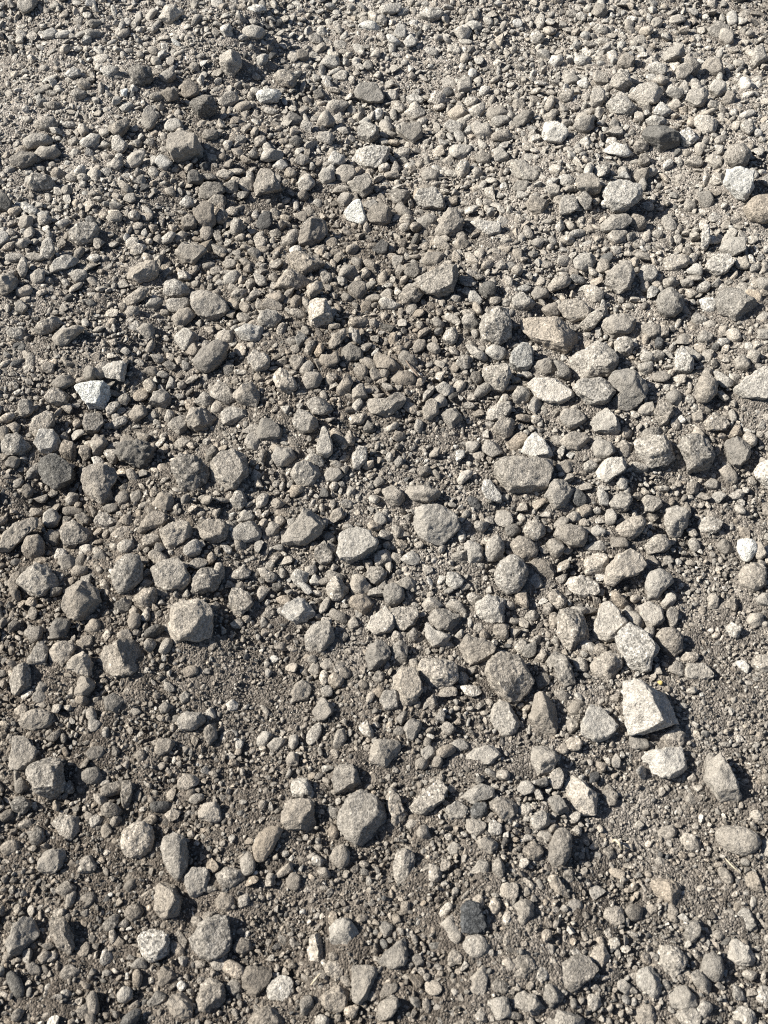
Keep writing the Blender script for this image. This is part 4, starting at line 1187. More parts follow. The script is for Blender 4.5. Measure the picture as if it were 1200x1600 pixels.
for _l in '''
F37|big pale jagged wedge-shaped stone with a raised ridge and a straight striped side face
F46|pale slab-like stone lying just under the pale jagged wedge
B4|biggest rounded stone near the bottom middle, leaning on a darker flat stone
D28|biggest pale knobbly stone, with a notch in its lower edge and a wide shadow
I7|large tan oblong stone with a flat sunlit top and a shaded end
I17|pale smooth almond-shaped stone directly beneath the large tan oblong stone
I27|big flat squarish grey-brown stone with a whitish triangular stone above it
I26|whitish triangular stone resting on the upper edge of a big squarish stone
G22|bright white pointed stone, the whitest of the larger stones
G21|pale blocky stone just above the bright white pointed stone
K27|cream-coloured flat triangular chip standing out in a dark patch of stones
K21|large light stone with a domed back, above the cream triangular chip
K1|cream oblong block with rounded corners, high up left of the middle
L1|whitish six-sided stone with a shadow on its lower side, beside dark flat stones
L22|large black rough chunk, darkest of the stones in the upper part
L23|pale angular stone touching the side of the black rough chunk
L28|whitish smooth squared block above the brown cobble
L30|smooth warm brown cobble cut off by the edge of the photo
L31|large light five-sided stone in the upper part with a rough flat face
J11|big upper stone with a sunlit top and a deeply shaded underside
J8|dark tilted block standing above the big stone with a shaded underside
G9|big brownish stone with a broad rounded triangle outline
G15|dark smooth oval stone lying aslant beside a two-tone pale stone
G14|pale two-tone stone with a light edge, just above the dark oval stone
G29|dark pitted rounded stone near the side edge, beside a larger lighter one
G30|big rough round stone just beside the dark pitted stone
G27|pale smooth angular stone with a bright face, above the dark pitted stone
G36|dark crumbly earth clod with a ragged outline
H7|pale cube-like stone covered in dark speckles
H8|large brown fan-shaped stone with a flat smooth top
H12|large smooth grey-brown stone with a rounded square outline, above the pale strip-shaped stone
H34|narrow upright triangular stone like a tooth
H19|smooth light grey egg-shaped stone leaning over, among darker stones
F13|bright white smooth egg-like pebble, the whitest stone near the side edge
F24|light upright stone with a narrowed top, touching a light stone below it
F25|big light stone with a squared lower end, pressed against an upright light stone
E15|cream-coloured six-sided stone on the edge of a bare soil patch
E34|squarish light grey block with rounded corners and a shadow at its side
E36|big flat irregular stone right beside the squarish light grey block
E1|big long stone slanting upward with a rounded high end
E3|big lumpy stone with a broken pale lower corner
E6|big dark-grained boulder-like stone with a blocky outline in the middle
A9|smooth round disc-like stone, the roundest one of all
A27|pale speckled tilted block near the bottom, among dark earth
B28|bluish black blocky stone near the bottom, joined to a brown split stone
B38|small black and white speckled stone near the bottom edge
B7|light slanting slab with a straight lit edge, beside the biggest bottom round stone
C4|bright rough oblong block slanting down, with a broad side shadow
C37|dark flat diamond-shaped stone near the bottom edge
C21|tan smooth hump half buried in pale soil
C15|long grey stone slanting down beside the pale slab
C16|flat oval stone half sunk in pale soil near the side edge
I36|big flat-topped round stone with a rough lit face
I37|big flat dull stone half in the shadow of the flat-topped round stone
I43|large dark round cobble with a small pinkish stone behind it
I46|dark ball-like stone standing alone on fine gravel
I49|large light pointed oval stone cut off by the edge of the photo
I19|large dark lump with a jagged ledge beneath the light domed stones
I28|pale grey slanting slab with a pointed lower end
D42|cube-like stone with a bright face and a dark shaded face
D19|large light egg-like stone casting a broad shadow
D21|big grey stone with an angular peaked top
D22|big smooth upright egg-shaped stone with a light patch
D41|big low stone with a shadowed far half, on dark soil
C11|curved bean-shaped stone with a smooth face
A24|large grey-brown roundish stone, right of the pale tilted block
I13|large grey-brown roundish stone, just upper left of the ledged dark lump
G48|large dull brown crumbly stone, nearer of two right of the dark clod
G49|large grey-brown roundish stone, farther of two right of the dark clod
D45|medium grey-brown wide oblong stone, nearest of three below the half-lit cube
D47|large grey-brown roundish stone, second nearest of three below the half-lit cube
A1|large grey-brown roundish stone, third nearest of three below the half-lit cube
F23|large grey-brown roundish stone, just left of the light upright stone
E35|large grey-brown pointed stone, just upper left of the big flat irregular stone
B2|large grey-brown roundish stone, nearer of two left of the big bottom round stone
B12|medium tan slanting oblong stone, farther of two left of the big bottom round stone
A15|large grey-brown roundish stone, just above the pale tilted block
F39|large dull brown upright oblong stone, just lower right of the big flat irregular stone
A13|large grey-brown upright oblong stone, nearest of three right of the round disc
A18|small pale roundish stone, second nearest of three right of the round disc
A20|small grey-brown rounded stone, third nearest of three right of the round disc
E29|small grey-brown blocky stone, nearest of three lower right of the blocky middle stone
E28|small grey-brown rounded stone, second nearest of three lower right of the blocky middle stone
E27|large grey-brown rounded stone, third nearest of three lower right of the blocky middle stone
F17|large light grey slanting oblong stone, nearer of two above the light upright stone
F16|medium light grey roundish stone, farther of two above the light upright stone
D23|large grey-brown roundish stone, just right of the upright egg
A35|medium dull brown upright oblong stone, nearer of two left of the pale tilted block
A34|large grey-brown slanting oblong stone, farther of two left of the pale tilted block
E38|large grey-brown blocky stone, nearest of three lower left of the square grey block
E39|small grey-brown blocky stone, second nearest of three lower left of the square grey block
E50|small grey-brown roundish stone, third nearest of three lower left of the square grey block
F38|large light grey roundish stone, just left of the pale jagged wedge
A33|large dull brown blocky stone, nearer of two left of the black-and-white stone
A31|large grey-brown roundish stone, farther of two left of the black-and-white stone
B37|medium grey-brown angular stone, nearest of three right of the black-and-white stone
B34|small light grey roundish stone, second nearest of three right of the black-and-white stone
B35|large grey-brown angular stone, third nearest of three right of the black-and-white stone
I18|large grey-brown wide oblong stone, just left of the ledged dark lump
E37|large grey-brown roundish stone, just below the big flat irregular stone
A29|small dull brown roundish stone, nearer of two lower right of the pale tilted block
A30|large grey-brown angular stone, farther of two lower right of the pale tilted block
E25|medium light grey roundish stone, above the big flat irregular stone
B33|medium light grey angular stone, nearer of two upper right of the black-and-white stone
B32|medium light grey roundish stone, farther of two upper right of the black-and-white stone
F31|medium grey-brown roundish stone, just lower left of the big light squared stone
E16|medium grey-brown roundish stone, just lower right of the cream hexagon
E48|medium grey-brown roundish stone, upper left of the light slanting slab
D5|small light grey angular stone, nearer of two below the rough round stone
D3|medium grey-brown blocky stone, farther of two below the rough round stone
C30|medium grey-brown roundish stone, nearer of two below the tan hump
C43|medium grey-brown blocky stone, farther of two below the tan hump
B3|medium grey-brown roundish stone, nearer of two upper left of the big bottom round stone
B1|medium light grey blocky stone, farther of two upper left of the big bottom round stone
B14|medium grey-brown long upright stone, lower right of the big bottom round stone
I10|medium grey-brown wide oblong stone, lower left of the dark ball
I8|medium dull brown roundish stone, upper left of the dark ball
F45|medium grey-brown roundish stone, upper left of the rough oblong block
I21|medium grey-brown blocky stone, just lower left of the ledged dark lump
H1|medium grey-brown blocky stone, above the speckled cube
C26|small dull brown blocky stone, nearest of four lower right of the tan hump
C31|medium dull brown rounded stone, second nearest of four lower right of the tan hump
C32|medium light grey blocky stone, third nearest of four lower right of the tan hump
C50|small light grey wide oblong stone, fourth nearest of four lower right of the tan hump
D1|medium grey-brown long slanting stone, upper left of the large light egg
K32|medium grey-brown roundish stone, above the fan-shaped stone
K36|medium grey-brown blocky stone, some way below the cream oblong
H46|medium grey-brown roundish stone, below the rounded square stone
C42|medium grey-brown blocky stone, nearer of two right of the dark diamond
C44|medium grey-brown roundish stone, farther of two right of the dark diamond
K35|medium grey-brown slanting oblong stone, lower left of the cream triangle
D25|medium grey-brown blocky stone, just upper right of the notched pale stone
H29|medium grey-brown wide oblong stone, upper right of the upright tooth
D8|small dull brown long slanting stone, nearer of two upper right of the upright egg
D11|medium light grey blocky stone, farther of two upper right of the upright egg
I39|medium dull brown roundish stone, nearer of two right of the half-shaded flat stone
I40|small pale blocky stone, farther of two right of the half-shaded flat stone
G45|small grey-brown slanting oblong stone, nearer of two below the dark oval
G43|medium grey-brown roundish stone, farther of two below the dark oval
F30|medium dull brown rounded stone, just right of the big light squared stone
K30|medium grey-brown roundish stone, lower right of the domed light stone
I29|medium grey-brown roundish stone, just lower right of the big squarish stone
G7|small light grey rounded stone, nearer of two upper left of the broad triangular stone
G5|medium grey-brown wide oblong stone, farther of two upper left of the broad triangular stone
F20|medium grey-brown rounded stone, upper right of the light upright stone
F2|medium dull brown wide oblong stone, lower left of the pale grey slab
D39|medium light grey blocky stone, just left of the low shadowed stone
F10|medium grey-brown roundish stone, below the half-shaded flat stone
F15|medium grey-brown rounded stone, just below the bright white pebble
B6|medium grey-brown long upright stone, just right of the big bottom round stone
C38|medium dull brown blocky stone, nearest of three lower left of the dark diamond
C39|medium grey-brown slanting oblong stone, second nearest of three lower left of the dark diamond
B45|medium grey-brown slanting oblong stone, third nearest of three lower left of the dark diamond
E22|small light grey pointed stone, nearer of two above the square grey block
E21|medium dull brown roundish stone, farther of two above the square grey block
I16|medium bluish grey roundish stone, just lower left of the tan oblong stone
C48|medium dull brown roundish stone, left of the dark diamond
F40|medium dull brown long upright stone, right of the big flat irregular stone
A5|medium light grey angular stone, nearest of three left of the round disc
A7|medium grey-brown blocky stone, second nearest of three left of the round disc
A3|small dull brown angular stone, third nearest of three left of the round disc
A14|medium grey-brown roundish stone, lower right of the round disc
H36|medium grey-brown roundish stone, lower left of the upright tooth
B29|medium grey-brown angular stone, nearer of two lower left of the bluish black stone
B40|medium grey-brown angular stone, farther of two lower left of the bluish black stone
E32|medium dull brown roundish stone, left of the square grey block
H2|medium grey-brown wide oblong stone, upper left of the speckled cube
D14|medium grey-brown wide oblong stone, nearer of two left of the long slanting stone
D13|medium grey-brown roundish stone, farther of two left of the long slanting stone
C49|medium grey-brown roundish stone, right of the bluish black stone
J31|medium grey-brown roundish stone, some way lower left of the shaded-bottom stone
B30|medium grey-brown rounded stone, nearer of two below the bluish black stone
B43|medium grey-brown upright oblong stone, farther of two below the bluish black stone
B39|medium dull brown wide oblong stone, just below the black-and-white stone
D38|small grey-brown upright oblong stone, nearer of two upper right of the half-lit cube
D37|medium light grey roundish stone, farther of two upper right of the half-lit cube
I4|medium grey-brown wide oblong stone, just upper right of the tan oblong stone
F1|small grey-brown rounded stone, nearer of two below the big squarish stone
F3|medium dull brown rounded stone, farther of two below the big squarish stone
L6|medium light grey blocky stone, above the black chunk
G28|medium grey-brown blocky stone, just left of the bright-faced stone and cut by the photo edge
D27|medium grey-brown blocky stone, right of the notched pale stone
F21|medium light grey wide oblong stone, nearer of two upper left of the light upright stone
F5|small dull brown blocky stone, farther of two upper left of the light upright stone
J38|medium grey-brown wide oblong stone, above the broad triangular stone
I47|medium light grey slanting oblong stone, upper left of the dark round cobble
C8|small grey-brown roundish stone, nearer of two upper left of the bean-shaped stone
B20|medium dull brown blocky stone, farther of two upper left of the bean-shaped stone
L27|medium dull brown rounded stone, just above the whitish squared block
E33|small dull brown blocky stone, nearest of three upper left of the square grey block
E18|medium grey-brown pointed stone, second nearest of three upper left of the square grey block
E17|medium light grey roundish stone, third nearest of three upper left of the square grey block
G46|medium grey-brown blocky stone, left of the grey egg
K28|medium dull brown roundish stone, just right of the cream triangle
E54|medium light grey angular stone, upper right of the light slanting slab
I34|small grey-brown roundish stone, nearer of two below the pale grey slab
F8|medium grey-brown slanting oblong stone, farther of two below the pale grey slab
H33|medium dull brown roundish stone, below the grey egg
H42|medium grey-brown wide oblong stone, just above the blocky middle stone
I51|medium grey-brown rounded stone, left of the pointed oval
C41|medium grey-brown wide oblong stone, below the dark diamond and cut by the photo edge
J27|medium dull brown upright oblong stone, below the shaded-bottom stone
B16|medium grey-brown long flat-lying stone, right of the light slanting slab
J4|medium grey-brown blocky stone, upper left of the cream oblong
K56|small grey-brown roundish stone, nearer of two above the domed light stone
K7|medium dull brown blocky stone, farther of two above the domed light stone
H32|medium grey-brown roundish stone, just upper left of the upright tooth
F27|medium light grey blocky stone, just upper right of the big light squared stone
K19|medium dull brown blocky stone, nearer of two upper right of the domed light stone
K53|small grey-brown wide oblong stone, farther of two upper right of the domed light stone
L35|medium dull brown roundish stone, nearer of two left of the light five-sided stone
L36|small grey-brown blocky stone, farther of two left of the light five-sided stone
G26|medium grey-brown slanting oblong stone, just above the bright-faced stone
L4|medium grey-brown blocky stone, nearer of two upper left of the black chunk
L7|small grey-brown blocky stone, farther of two upper left of the black chunk
I22|small grey-brown roundish stone, just lower right of the pale almond stone
L21|small grey-brown blocky stone, nearest of three above the pale angular stone
L13|small dull brown roundish stone, second nearest of three above the pale angular stone
L10|small grey-brown slanting oblong stone, third nearest of three above the pale angular stone
D16|small grey-brown rounded stone, just above the large light egg
D49|small grey-brown roundish stone, lower right of the low shadowed stone
F36|small grey-brown angular stone, upper right of the pale jagged wedge
K24|small dull brown roundish stone, just above the cream triangle
F61|small grey-brown blocky stone, some way left of the bright white pebble
L32|small grey-brown long flat-lying stone, just below the light five-sided stone
G19|small grey-brown long flat-lying stone, nearest of four upper left of the pale block
G18|small grey-brown long flat-lying stone, second nearest of four upper left of the pale block
G4|small light grey wide oblong stone, third nearest of four upper left of the pale block
G1|small grey-brown roundish stone, fourth nearest of four upper left of the pale block
I52|small light grey upright oblong stone, below the dark ball
L40|small grey-brown slanting oblong stone, lower left of the whitish hexagon
C23|small grey-brown roundish stone, lower left of the tan hump
I57|small dull brown roundish stone, just above the flat-topped round stone
J16|small grey-brown wide oblong stone, nearest of three left of the shaded-bottom stone
J19|small grey-brown blocky stone, second nearest of three left of the shaded-bottom stone
J18|small dull brown wide oblong stone, third nearest of three left of the shaded-bottom stone
C45|small grey-brown roundish stone, lower right of the dark diamond and cut by the photo edge
E12|small grey-brown roundish stone, upper right of the cream hexagon
I23|small grey-brown blocky stone, right of the whitish triangle
G16|small pale wide oblong stone, upper right of the dark oval
F47|small grey-brown roundish stone, just above the pale slab
G41|small grey-brown roundish stone, lower right of the pale block
G51|small grey-brown roundish stone, lower right of the dark clod
I24|small grey-brown roundish stone, just upper left of the pale grey slab
L25|small light grey roundish stone, just upper right of the pale angular stone
H51|small grey-brown blocky stone, nearer of two upper left of the whitish triangle
H50|small grey-brown wide oblong stone, farther of two upper left of the whitish triangle
H43|small dull brown roundish stone, some way left of the whitish triangle
F11|small grey-brown blocky stone, upper left of the bright white pebble
G34|small dull brown roundish stone, just below the white pointed stone
D29|small grey-brown roundish stone, just lower right of the upright egg
L47|small grey-brown blocky stone, lower left of the brown cobble
E10|small grey-brown roundish stone, nearer of two below the lumpy broken stone
E11|small tan roundish stone, farther of two below the lumpy broken stone
H9|small dull brown blocky stone, just lower left of the fan-shaped stone
H41|small grey-brown slanting oblong stone, upper left of the blocky middle stone
D33|small dull brown roundish stone, just lower left of the peaked stone
G55|small pale blocky stone, just upper left of the grey egg
H60|small grey-brown roundish stone, left of the speckled cube
A25|small grey-brown angular stone, upper left of the black-and-white stone
G42|small grey-brown roundish stone, upper right of the dark clod
G24|small grey-brown roundish stone, left of the white pointed stone
E9|small dull brown rounded stone, lower right of the lumpy broken stone
G47|small grey-brown wide oblong stone, lower left of the grey egg
J5|small dark crumbly stone, upper left of the dark tilted block
D44|small dull brown blocky stone, below the low shadowed stone
I12|small grey-brown roundish stone, above the ledged dark lump
J25|small dull brown wide oblong stone, lower right of the shaded-bottom stone
H35|small grey-brown roundish stone, left of the upright tooth
I68|small grey-brown blocky stone, above the dark ball
D40|small grey-brown blocky stone, lower left of the low shadowed stone
I35|small grey-brown wide oblong stone, lower right of the pale grey slab
C10|small dull brown blocky stone, nearer of two left of the bean-shaped stone
B22|small grey-brown blocky stone, farther of two left of the bean-shaped stone
H17|small dull brown blocky stone, nearer of two lower right of the speckled cube
H23|small grey-brown slanting oblong stone, farther of two lower right of the speckled cube
K2|small grey-brown wide oblong stone, just upper right of the cream oblong
H31|small grey-brown wide oblong stone, above the upright tooth
I14|small dull brown roundish stone, just above the pale almond stone
B10|small grey-brown rounded stone, just lower left of the big bottom round stone
E42|small grey-brown roundish stone, nearer of two below the cream hexagon
E43|small grey-brown angular stone, farther of two below the cream hexagon
I1|small grey-brown blocky stone, just upper right of the rounded square stone
C13|small grey-brown slanting oblong stone, below the bean-shaped stone
C34|small grey-brown roundish stone, just upper right of the dark diamond
C6|small dull brown slanting oblong stone, just lower left of the rough oblong block
B17|small grey-brown blocky stone, nearer of two lower right of the light slanting slab
B19|small light grey blocky stone, farther of two lower right of the light slanting slab
B15|small grey-brown rounded stone, upper left of the bluish black stone
E4|small dull brown roundish stone, just lower right of the long slanting stone
I42|small grey-brown wide oblong stone, just upper right of the half-shaded flat stone
I6|small grey-brown long slanting stone, just right of the tan oblong stone
A8|small grey-brown angular stone, lower left of the round disc
I66|small grey-brown blocky stone, lower left of the light five-sided stone
J3|small light grey blocky stone, some way above the dark tilted block
G52|small grey-brown roundish stone, upper left of the long slanting stone
K33|small pale long flat-lying stone, upper right of the fan-shaped stone
C28|small grey-brown angular stone, below the sunken oval
G33|small grey-brown blocky stone, just above the rough round stone
B26|small light grey blocky stone, upper right of the bluish black stone
L38|small dull brown blocky stone, some way below the whitish hexagon
G10|small grey-brown rounded stone, just above the two-tone stone
'''.strip().splitlines():
    _k, _v = _l.split('|'); LABELS[_k] = _v
for i, s in enumerate(stones):
    big = i < MAXN
    seed = sum(ord(ch) * 31 ** k for k, ch in enumerate(s['id'])) % 100003
    r = np.random.default_rng(seed + 5)
    P, W, F, mean = build_stone(s, (5 if i < 130 else 4) if big else 3, seed)
    t, w, sp = tone_of(s, r); tint_ = float(light_tint(P[0], P[1])); t += .10 * (tint_ - .40); w -= .14 * (tint_ - .2)  # brightness of the place is mixed into each stone's tone and hue
    vein = r.uniform(.5, 1.) if (r.uniform() < .14 or s['id'] in ('F37', 'B7', 'L46', 'F14')) else 0.
    mark(P, W)
    if big:
        o = link('stone', mesh_from('stone', W, F, M_STONE), LABELS.get(s['id']), 'stone', 'stones lying in the gravel')
        o.location = P
        o['tone'], o['warm'], o['speck'], o['vein'] = float(t), float(w), float(sp), float(vein)
    else:
        EXTRA_V.append(W + P); EXTRA_F.append(F + nv); nv += len(W); EXTRA_T.append(np.tile([t, w, sp], (len(W), 1)))

def blur(a, k):
    for ax in (0, 1):
        c = np.cumsum(np.pad(a, [(k + 1, k) if q == ax else (0, 0) for q in (0, 1)], mode='edge'), axis=ax)
        n = a.shape[ax]; a = (np.take(c, np.arange(2 * k + 1, 2 * k + 1 + n), ax) - np.take(c, np.arange(n), ax)) / (2 * k + 1)
    return a
BED[0] = blur(blur(occ.astype(np.float64), 3), 4)
# ---------------------------------------------------------------- gravel and grit
def prototypes(name, n, sub, ang):
    c = bpy.data.collections.new(name)
    for k in range(n):
        r = np.random.default_rng(900 + k + sub * 50); V, F = ICO[sub]
        sc = np.array([1, r.uniform(.6, 1.), r.uniform(.32, .8)]); V = np.sign(V) * np.abs(V) ** r.uniform(.75, 1.) * sc
        rounded = k % 4 == 0
        n_ = 6 if rounded else 8
        nn = r.normal(size=(n_, 3)); nn /= np.linalg.norm(nn, axis=1)[:, None]
        V = clip_planes(V, nn, r.uniform(.82 if rounded else .42, .94 if rounded else .80, n_))
        N = V / np.linalg.norm(V, axis=1)[:, None]; off = r.uniform(0, 50, 3)
        V = V + N * (.07 * noise(V * 2 + off, 1) + .04 * noise(V * 5 + off, 2) + .02 * noise(V * 11 + off, 3))[:, None]
        o = bpy.data.objects.new(name + '_grain', mesh_from(name + '_grain', V, F, M_GRAIN)); c.objects.link(o)
    return c
# patches of bare fine soil: x, y, radius (photo pixels), strength
SOIL = [(400, 1070, 90, 1.), (470, 1120, 90, .9), (330, 1100, 70, .8), (240, 1110, 70, .5), (690, 730, 80, .8), (640, 760, 60, .5), (190, 520, 80, .7), (120, 100, 120, .4), (240, 150, 90, .4),
        (1120, 950, 110, .9), (1150, 1080, 120, .9), (1090, 1310, 90, .8), (1000, 1230, 80, .7), (1060, 1400, 90, .8), (560, 1350, 80, .9), (470, 1420, 70, .7), (660, 1420, 60, .6), (170, 1420, 90, .6), (130, 1350, 80, .5),
        (700, 1190, 70, .6), (370, 1200, 80, .7), (240, 490, 50, .7), (860, 250, 60, .2), (1020, 330, 60, .6), (640, 60, 60, .6), (700, 120, 70, .5), (780, 70, 70, .6), (1060, 260, 60, .4), (250, 1340, 60, .4), (940, 1380, 60, .5), (1150, 1360, 80, .6), (240, 310, 60, .3), (540, 520, 40, .3), (20, 150, 80, .6), (290, 30, 70, .5)]
SOILA = np.array(SOIL)
def soilness(xy):
    q = project(np.column_stack([xy, height(xy[:, 0], xy[:, 1])]))
    o = np.zeros(len(xy))
    for x, y, r, k in SOILA:
        # patches are wider than tall: the ground is seen at a slant
        d = np.hypot((q[:, 0] - x) / (r * 1.25), (q[:, 1] - y) / (r * 1.0)); o = np.maximum(o, k * np.clip(1.5 - d * 1.0, 0, 1))
    return o
COARSE = np.array([(450, 350, 260), (700, 300, 270), (1000, 220, 250), (600, 500, 170), (850, 470, 220), (1100, 450, 200), (150, 780, 180), (300, 850, 180), (860, 850, 200),
                   (520, 870, 150), (250, 620, 150), (560, 150, 200), (150, 40, 260), (480, 30, 240), (850, 60, 260), (150, 330, 200)], float)
def coarseness(xy):
    q = project(np.column_stack([xy, height(xy[:, 0], xy[:, 1])])); o = np.where(q[:, 1] > 950, .20, .36)
    for x, y, r in COARSE: o = np.maximum(o, np.clip(1.35 - np.hypot(q[:, 0] - x, q[:, 1] - y) / r, 0, 1))
    return np.where((q[:, 0] < 0) | (q[:, 0] > 1200) | (q[:, 1] < 0) | (q[:, 1] > 1600), np.maximum(o, .5), o)
def in_reach(xy, mx, my0, my1):
    q = project(np.column_stack([xy, height(xy[:, 0], xy[:, 1])]))
    return (q[:, 0] > -mx) & (q[:, 0] < 1200 + mx) & (q[:, 1] > -my0) & (q[:, 1] < 1600 + my1)
def covered(xy):
    i = np.clip(((xy[:, 0] - X0) / RES).astype(int), 0, occ.shape[1] - 1); j = np.clip(((xy[:, 1] - Y0) / RES).astype(int), 0, occ.shape[0] - 1)
    return occ[j, i] > 0
def scatter_pebbles(n, rmin, rmax, pw):
    xy = np.column_stack([rng.uniform(X0 + .05, X1 - .05, n), rng.uniform(Y0 + .05, Y1 - .05, n)])
    xy = xy[in_reach(xy, 520, 420, 200)]
    rad = rmin * (1 - rng.uniform(0, 1, len(xy)) * (1 - (rmin / rmax) ** pw)) ** (-1 / pw)
    so = soilness(xy)
    co = coarseness(xy); big = np.clip((rad - .0048) / .0035, 0, 1)
    ok = rng.uniform(0, 1, len(xy)) > so * (.45 + .55 * np.clip((rad - rmin) / (.4 * rmax), 0, 1))
    ok &= rng.uniform(0, 1, len(xy)) < 1 - big * (1 - co)
    ok &= ~covered(xy)
    for a in (0, 1.57, 3.14, 4.71):
        ok &= ~covered(xy + .45 * rad[:, None] * np.array([math.cos(a), math.sin(a)]))
    xy, rad = xy[ok], rad[ok]
    od = np.argsort(-rad); xy, rad = xy[od], rad[od]
    cell = rmax * 1.7; grid = {}; sel = []
    for k in range(len(xy)):
        x, y, rr = xy[k, 0], xy[k, 1], rad[k]; ci, cj = int(x // cell), int(y // cell); good = True
        for a in (-1, 0, 1):
            for b in (-1, 0, 1):
                for (x2, y2, r2) in grid.get((ci + a, cj + b), ()):
                    if (x - x2) ** 2 + (y - y2) ** 2 < (.68 * (rr + r2)) ** 2: good = False; break
                if not good: break
            if not good: break
        if good: grid.setdefault((ci, cj), []).append((x, y, rr)); sel.append(k)
    return xy[sel], rad[sel]
def scatter_tree(name, coll, mat):
    ng = bpy.data.node_groups.new(name, 'GeometryNodeTree')
    ng.interface.new_socket('Geometry', in_out='INPUT', socket_type='NodeSocketGeometry'); ng.interface.new_socket('Geometry', in_out='OUTPUT', socket_type='NodeSocketGeometry')
    N = ng.nodes.new; L = ng.links.new
    gi, go = N('NodeGroupInput'), N('NodeGroupOutput')
    ci = N('GeometryNodeCollectionInfo'); ci.inputs['Collection'].default_value = coll; ci.inputs['Separate Children'].default_value = True; ci.inputs['Reset Children'].default_value = True
    iop = N('GeometryNodeInstanceOnPoints'); iop.inputs['Pick Instance'].default_value = True
    def na(nm, dt):
        a = N('GeometryNodeInputNamedAttribute'); a.data_type = dt; a.inputs['Name'].default_value = nm; return a.outputs['Attribute']
    L(gi.outputs[0], iop.inputs['Points']); L(ci.outputs[0], iop.inputs['Instance'])
    L(na('grain', 'BOOLEAN'), iop.inputs['Selection']); L(na('variant', 'INT'), iop.inputs['Instance Index'])
    L(na('turn', 'FLOAT_VECTOR'), iop.inputs['Rotation']); L(na('size', 'FLOAT_VECTOR'), iop.inputs['Scale'])
    j = N('GeometryNodeJoinGeometry'); L(gi.outputs[0], j.inputs[0]); L(iop.outputs[0], j.inputs[0]); L(j.outputs[0], go.inputs[0])
    return ng
def scatter_object(name, label, cat, pts, sizes, tones, turns, coll, nvar, solid=None):
    n = len(pts)
    if solid: V, F, T = solid
    else: V, F, T = np.zeros((0, 3)), np.zeros((0, 3), np.int32), np.zeros((0, 3))
    me = mesh_from(name, np.vstack([V, pts]), F, M_LOOSE)
    m = len(V); tot = m + n
    def attr(nm, typ, key, a):
        at = me.attributes.new(nm, typ, 'POINT'); at.data.foreach_set(key, np.ascontiguousarray(a).ravel())
    for k, nm in enumerate(('tone', 'warm', 'speck')):
        attr(nm, 'FLOAT', 'value', np.concatenate([T[:, k], tones[:, k]]).astype(np.float32))
    attr('grain', 'BOOLEAN', 'value', np.arange(tot) >= m)
    attr('variant', 'INT', 'value', rng.integers(0, nvar, tot).astype(np.int32))
    z = np.zeros((m, 3))
    attr('turn', 'FLOAT_VECTOR', 'vector', np.vstack([z, turns]).astype(np.float32)); attr('size', 'FLOAT_VECTOR', 'vector', np.vstack([z, sizes]).astype(np.float32))
    o = link(name, me, label, cat, None, 'stuff')
    md = o.modifiers.new('scatter', 'NODES'); md.node_group = scatter_tree(name, coll, None)
    return o
def tones_for(n, mean, sd, dry):  # last argument is the painted light map; bright places turn less warm
    t = np.clip(rng.normal(mean, sd, n), .26, .68); pale = rng.uniform(0, 1, n)
    t = np.where(pale < .05, rng.uniform(.56, .67, n), t); t = np.where(pale > .985, rng.uniform(.24, .32, n), t)
    return np.column_stack([t, np.clip(rng.normal(.06, .09, n) - .16 * (dry - .2), -.3, .3), rng.uniform(.5, .95, n)])
pxy, prad = scatter_pebbles(700000, .0030, .0155, 1.65)
print('PEBBLES', len(pxy))
pz = height(pxy[:, 0], pxy[:, 1]) + prad * rng.uniform(.15, .55, len(prad))
for (x, y), q in zip(pxy, prad):                                       # pebbles too keep the finest grit off themselves
    i0, i1, j0, j1 = int((x - .7 * q - X0) / RES), int((x + .7 * q - X0) / RES) + 1, int((y - .7 * q - Y0) / RES), int((y + .7 * q - Y0) / RES) + 1
    occ[max(j0, 0):j1, max(i0, 0):i1] = 1
up = rng.normal(0, .35, (len(pxy), 2)); turns = np.column_stack([up, rng.uniform(0, 6.28, len(pxy))])
solid = (np.vstack(EXTRA_V), np.vstack(EXTRA_F), np.vstack(EXTRA_T))
scatter_object('gravel', 'grey brown pebbles and small stones filling the gaps between the larger stones', 'gravel',
               np.column_stack([pxy, pz]), prad[:, None] * np.column_stack([rng.uniform(.85, 1.4, len(pxy)), rng.uniform(.75, 1.1, len(pxy)), rng.uniform(.65, 1.1, len(pxy))]), tones_for(len(pxy),   .435 + .135 * light_tint(pxy[:, 0], pxy[:, 1]), .045, light_tint(pxy[:, 0], pxy[:, 1])), turns, prototypes('pebble', 24, 3, True), 24, solid)  # pebbles get the same light painted into their tone
ng_ = 1500000
gxy = np.column_stack([rng.uniform(X0 + .05, X1 - .05, ng_), rng.uniform(Y0 + .05, Y1 - .05, ng_)])
gxy = gxy[in_reach(gxy, 330, 200, 120)]; gxy = gxy[~covered(gxy)]; gxy = gxy[rng.uniform(0, 1, len(gxy)) > .5 * soilness(gxy) * light_tint(gxy[:, 0], gxy[:, 1])]
grad = .0013 * (1 - rng.uniform(0, 1, len(gxy)) * (1 - (.0013 / .0052) ** 1.6)) ** (-1 / 1.6)
print('GRIT', len(gxy))
gz = ground_fine(gxy[:, 0], gxy[:, 1]) + grad * rng.uniform(0., .6, len(grad))
scatter_object('grit', 'fine crumbly grit and soil crumbs lying between the pebbles', 'grit', np.column_stack([gxy, gz]), grad[:, None] * rng.uniform(.8, 1.2, (len(gxy), 3)),
               tones_for(len(gxy), .375 + .15 * light_tint(gxy[:, 0], gxy[:, 1]), .09, light_tint(gxy[:, 0], gxy[:, 1])), rng.uniform(0, 6.28, (len(gxy), 3)), prototypes('crumb', 8, 2, True), 8)  # grit tone carries the painted light as well

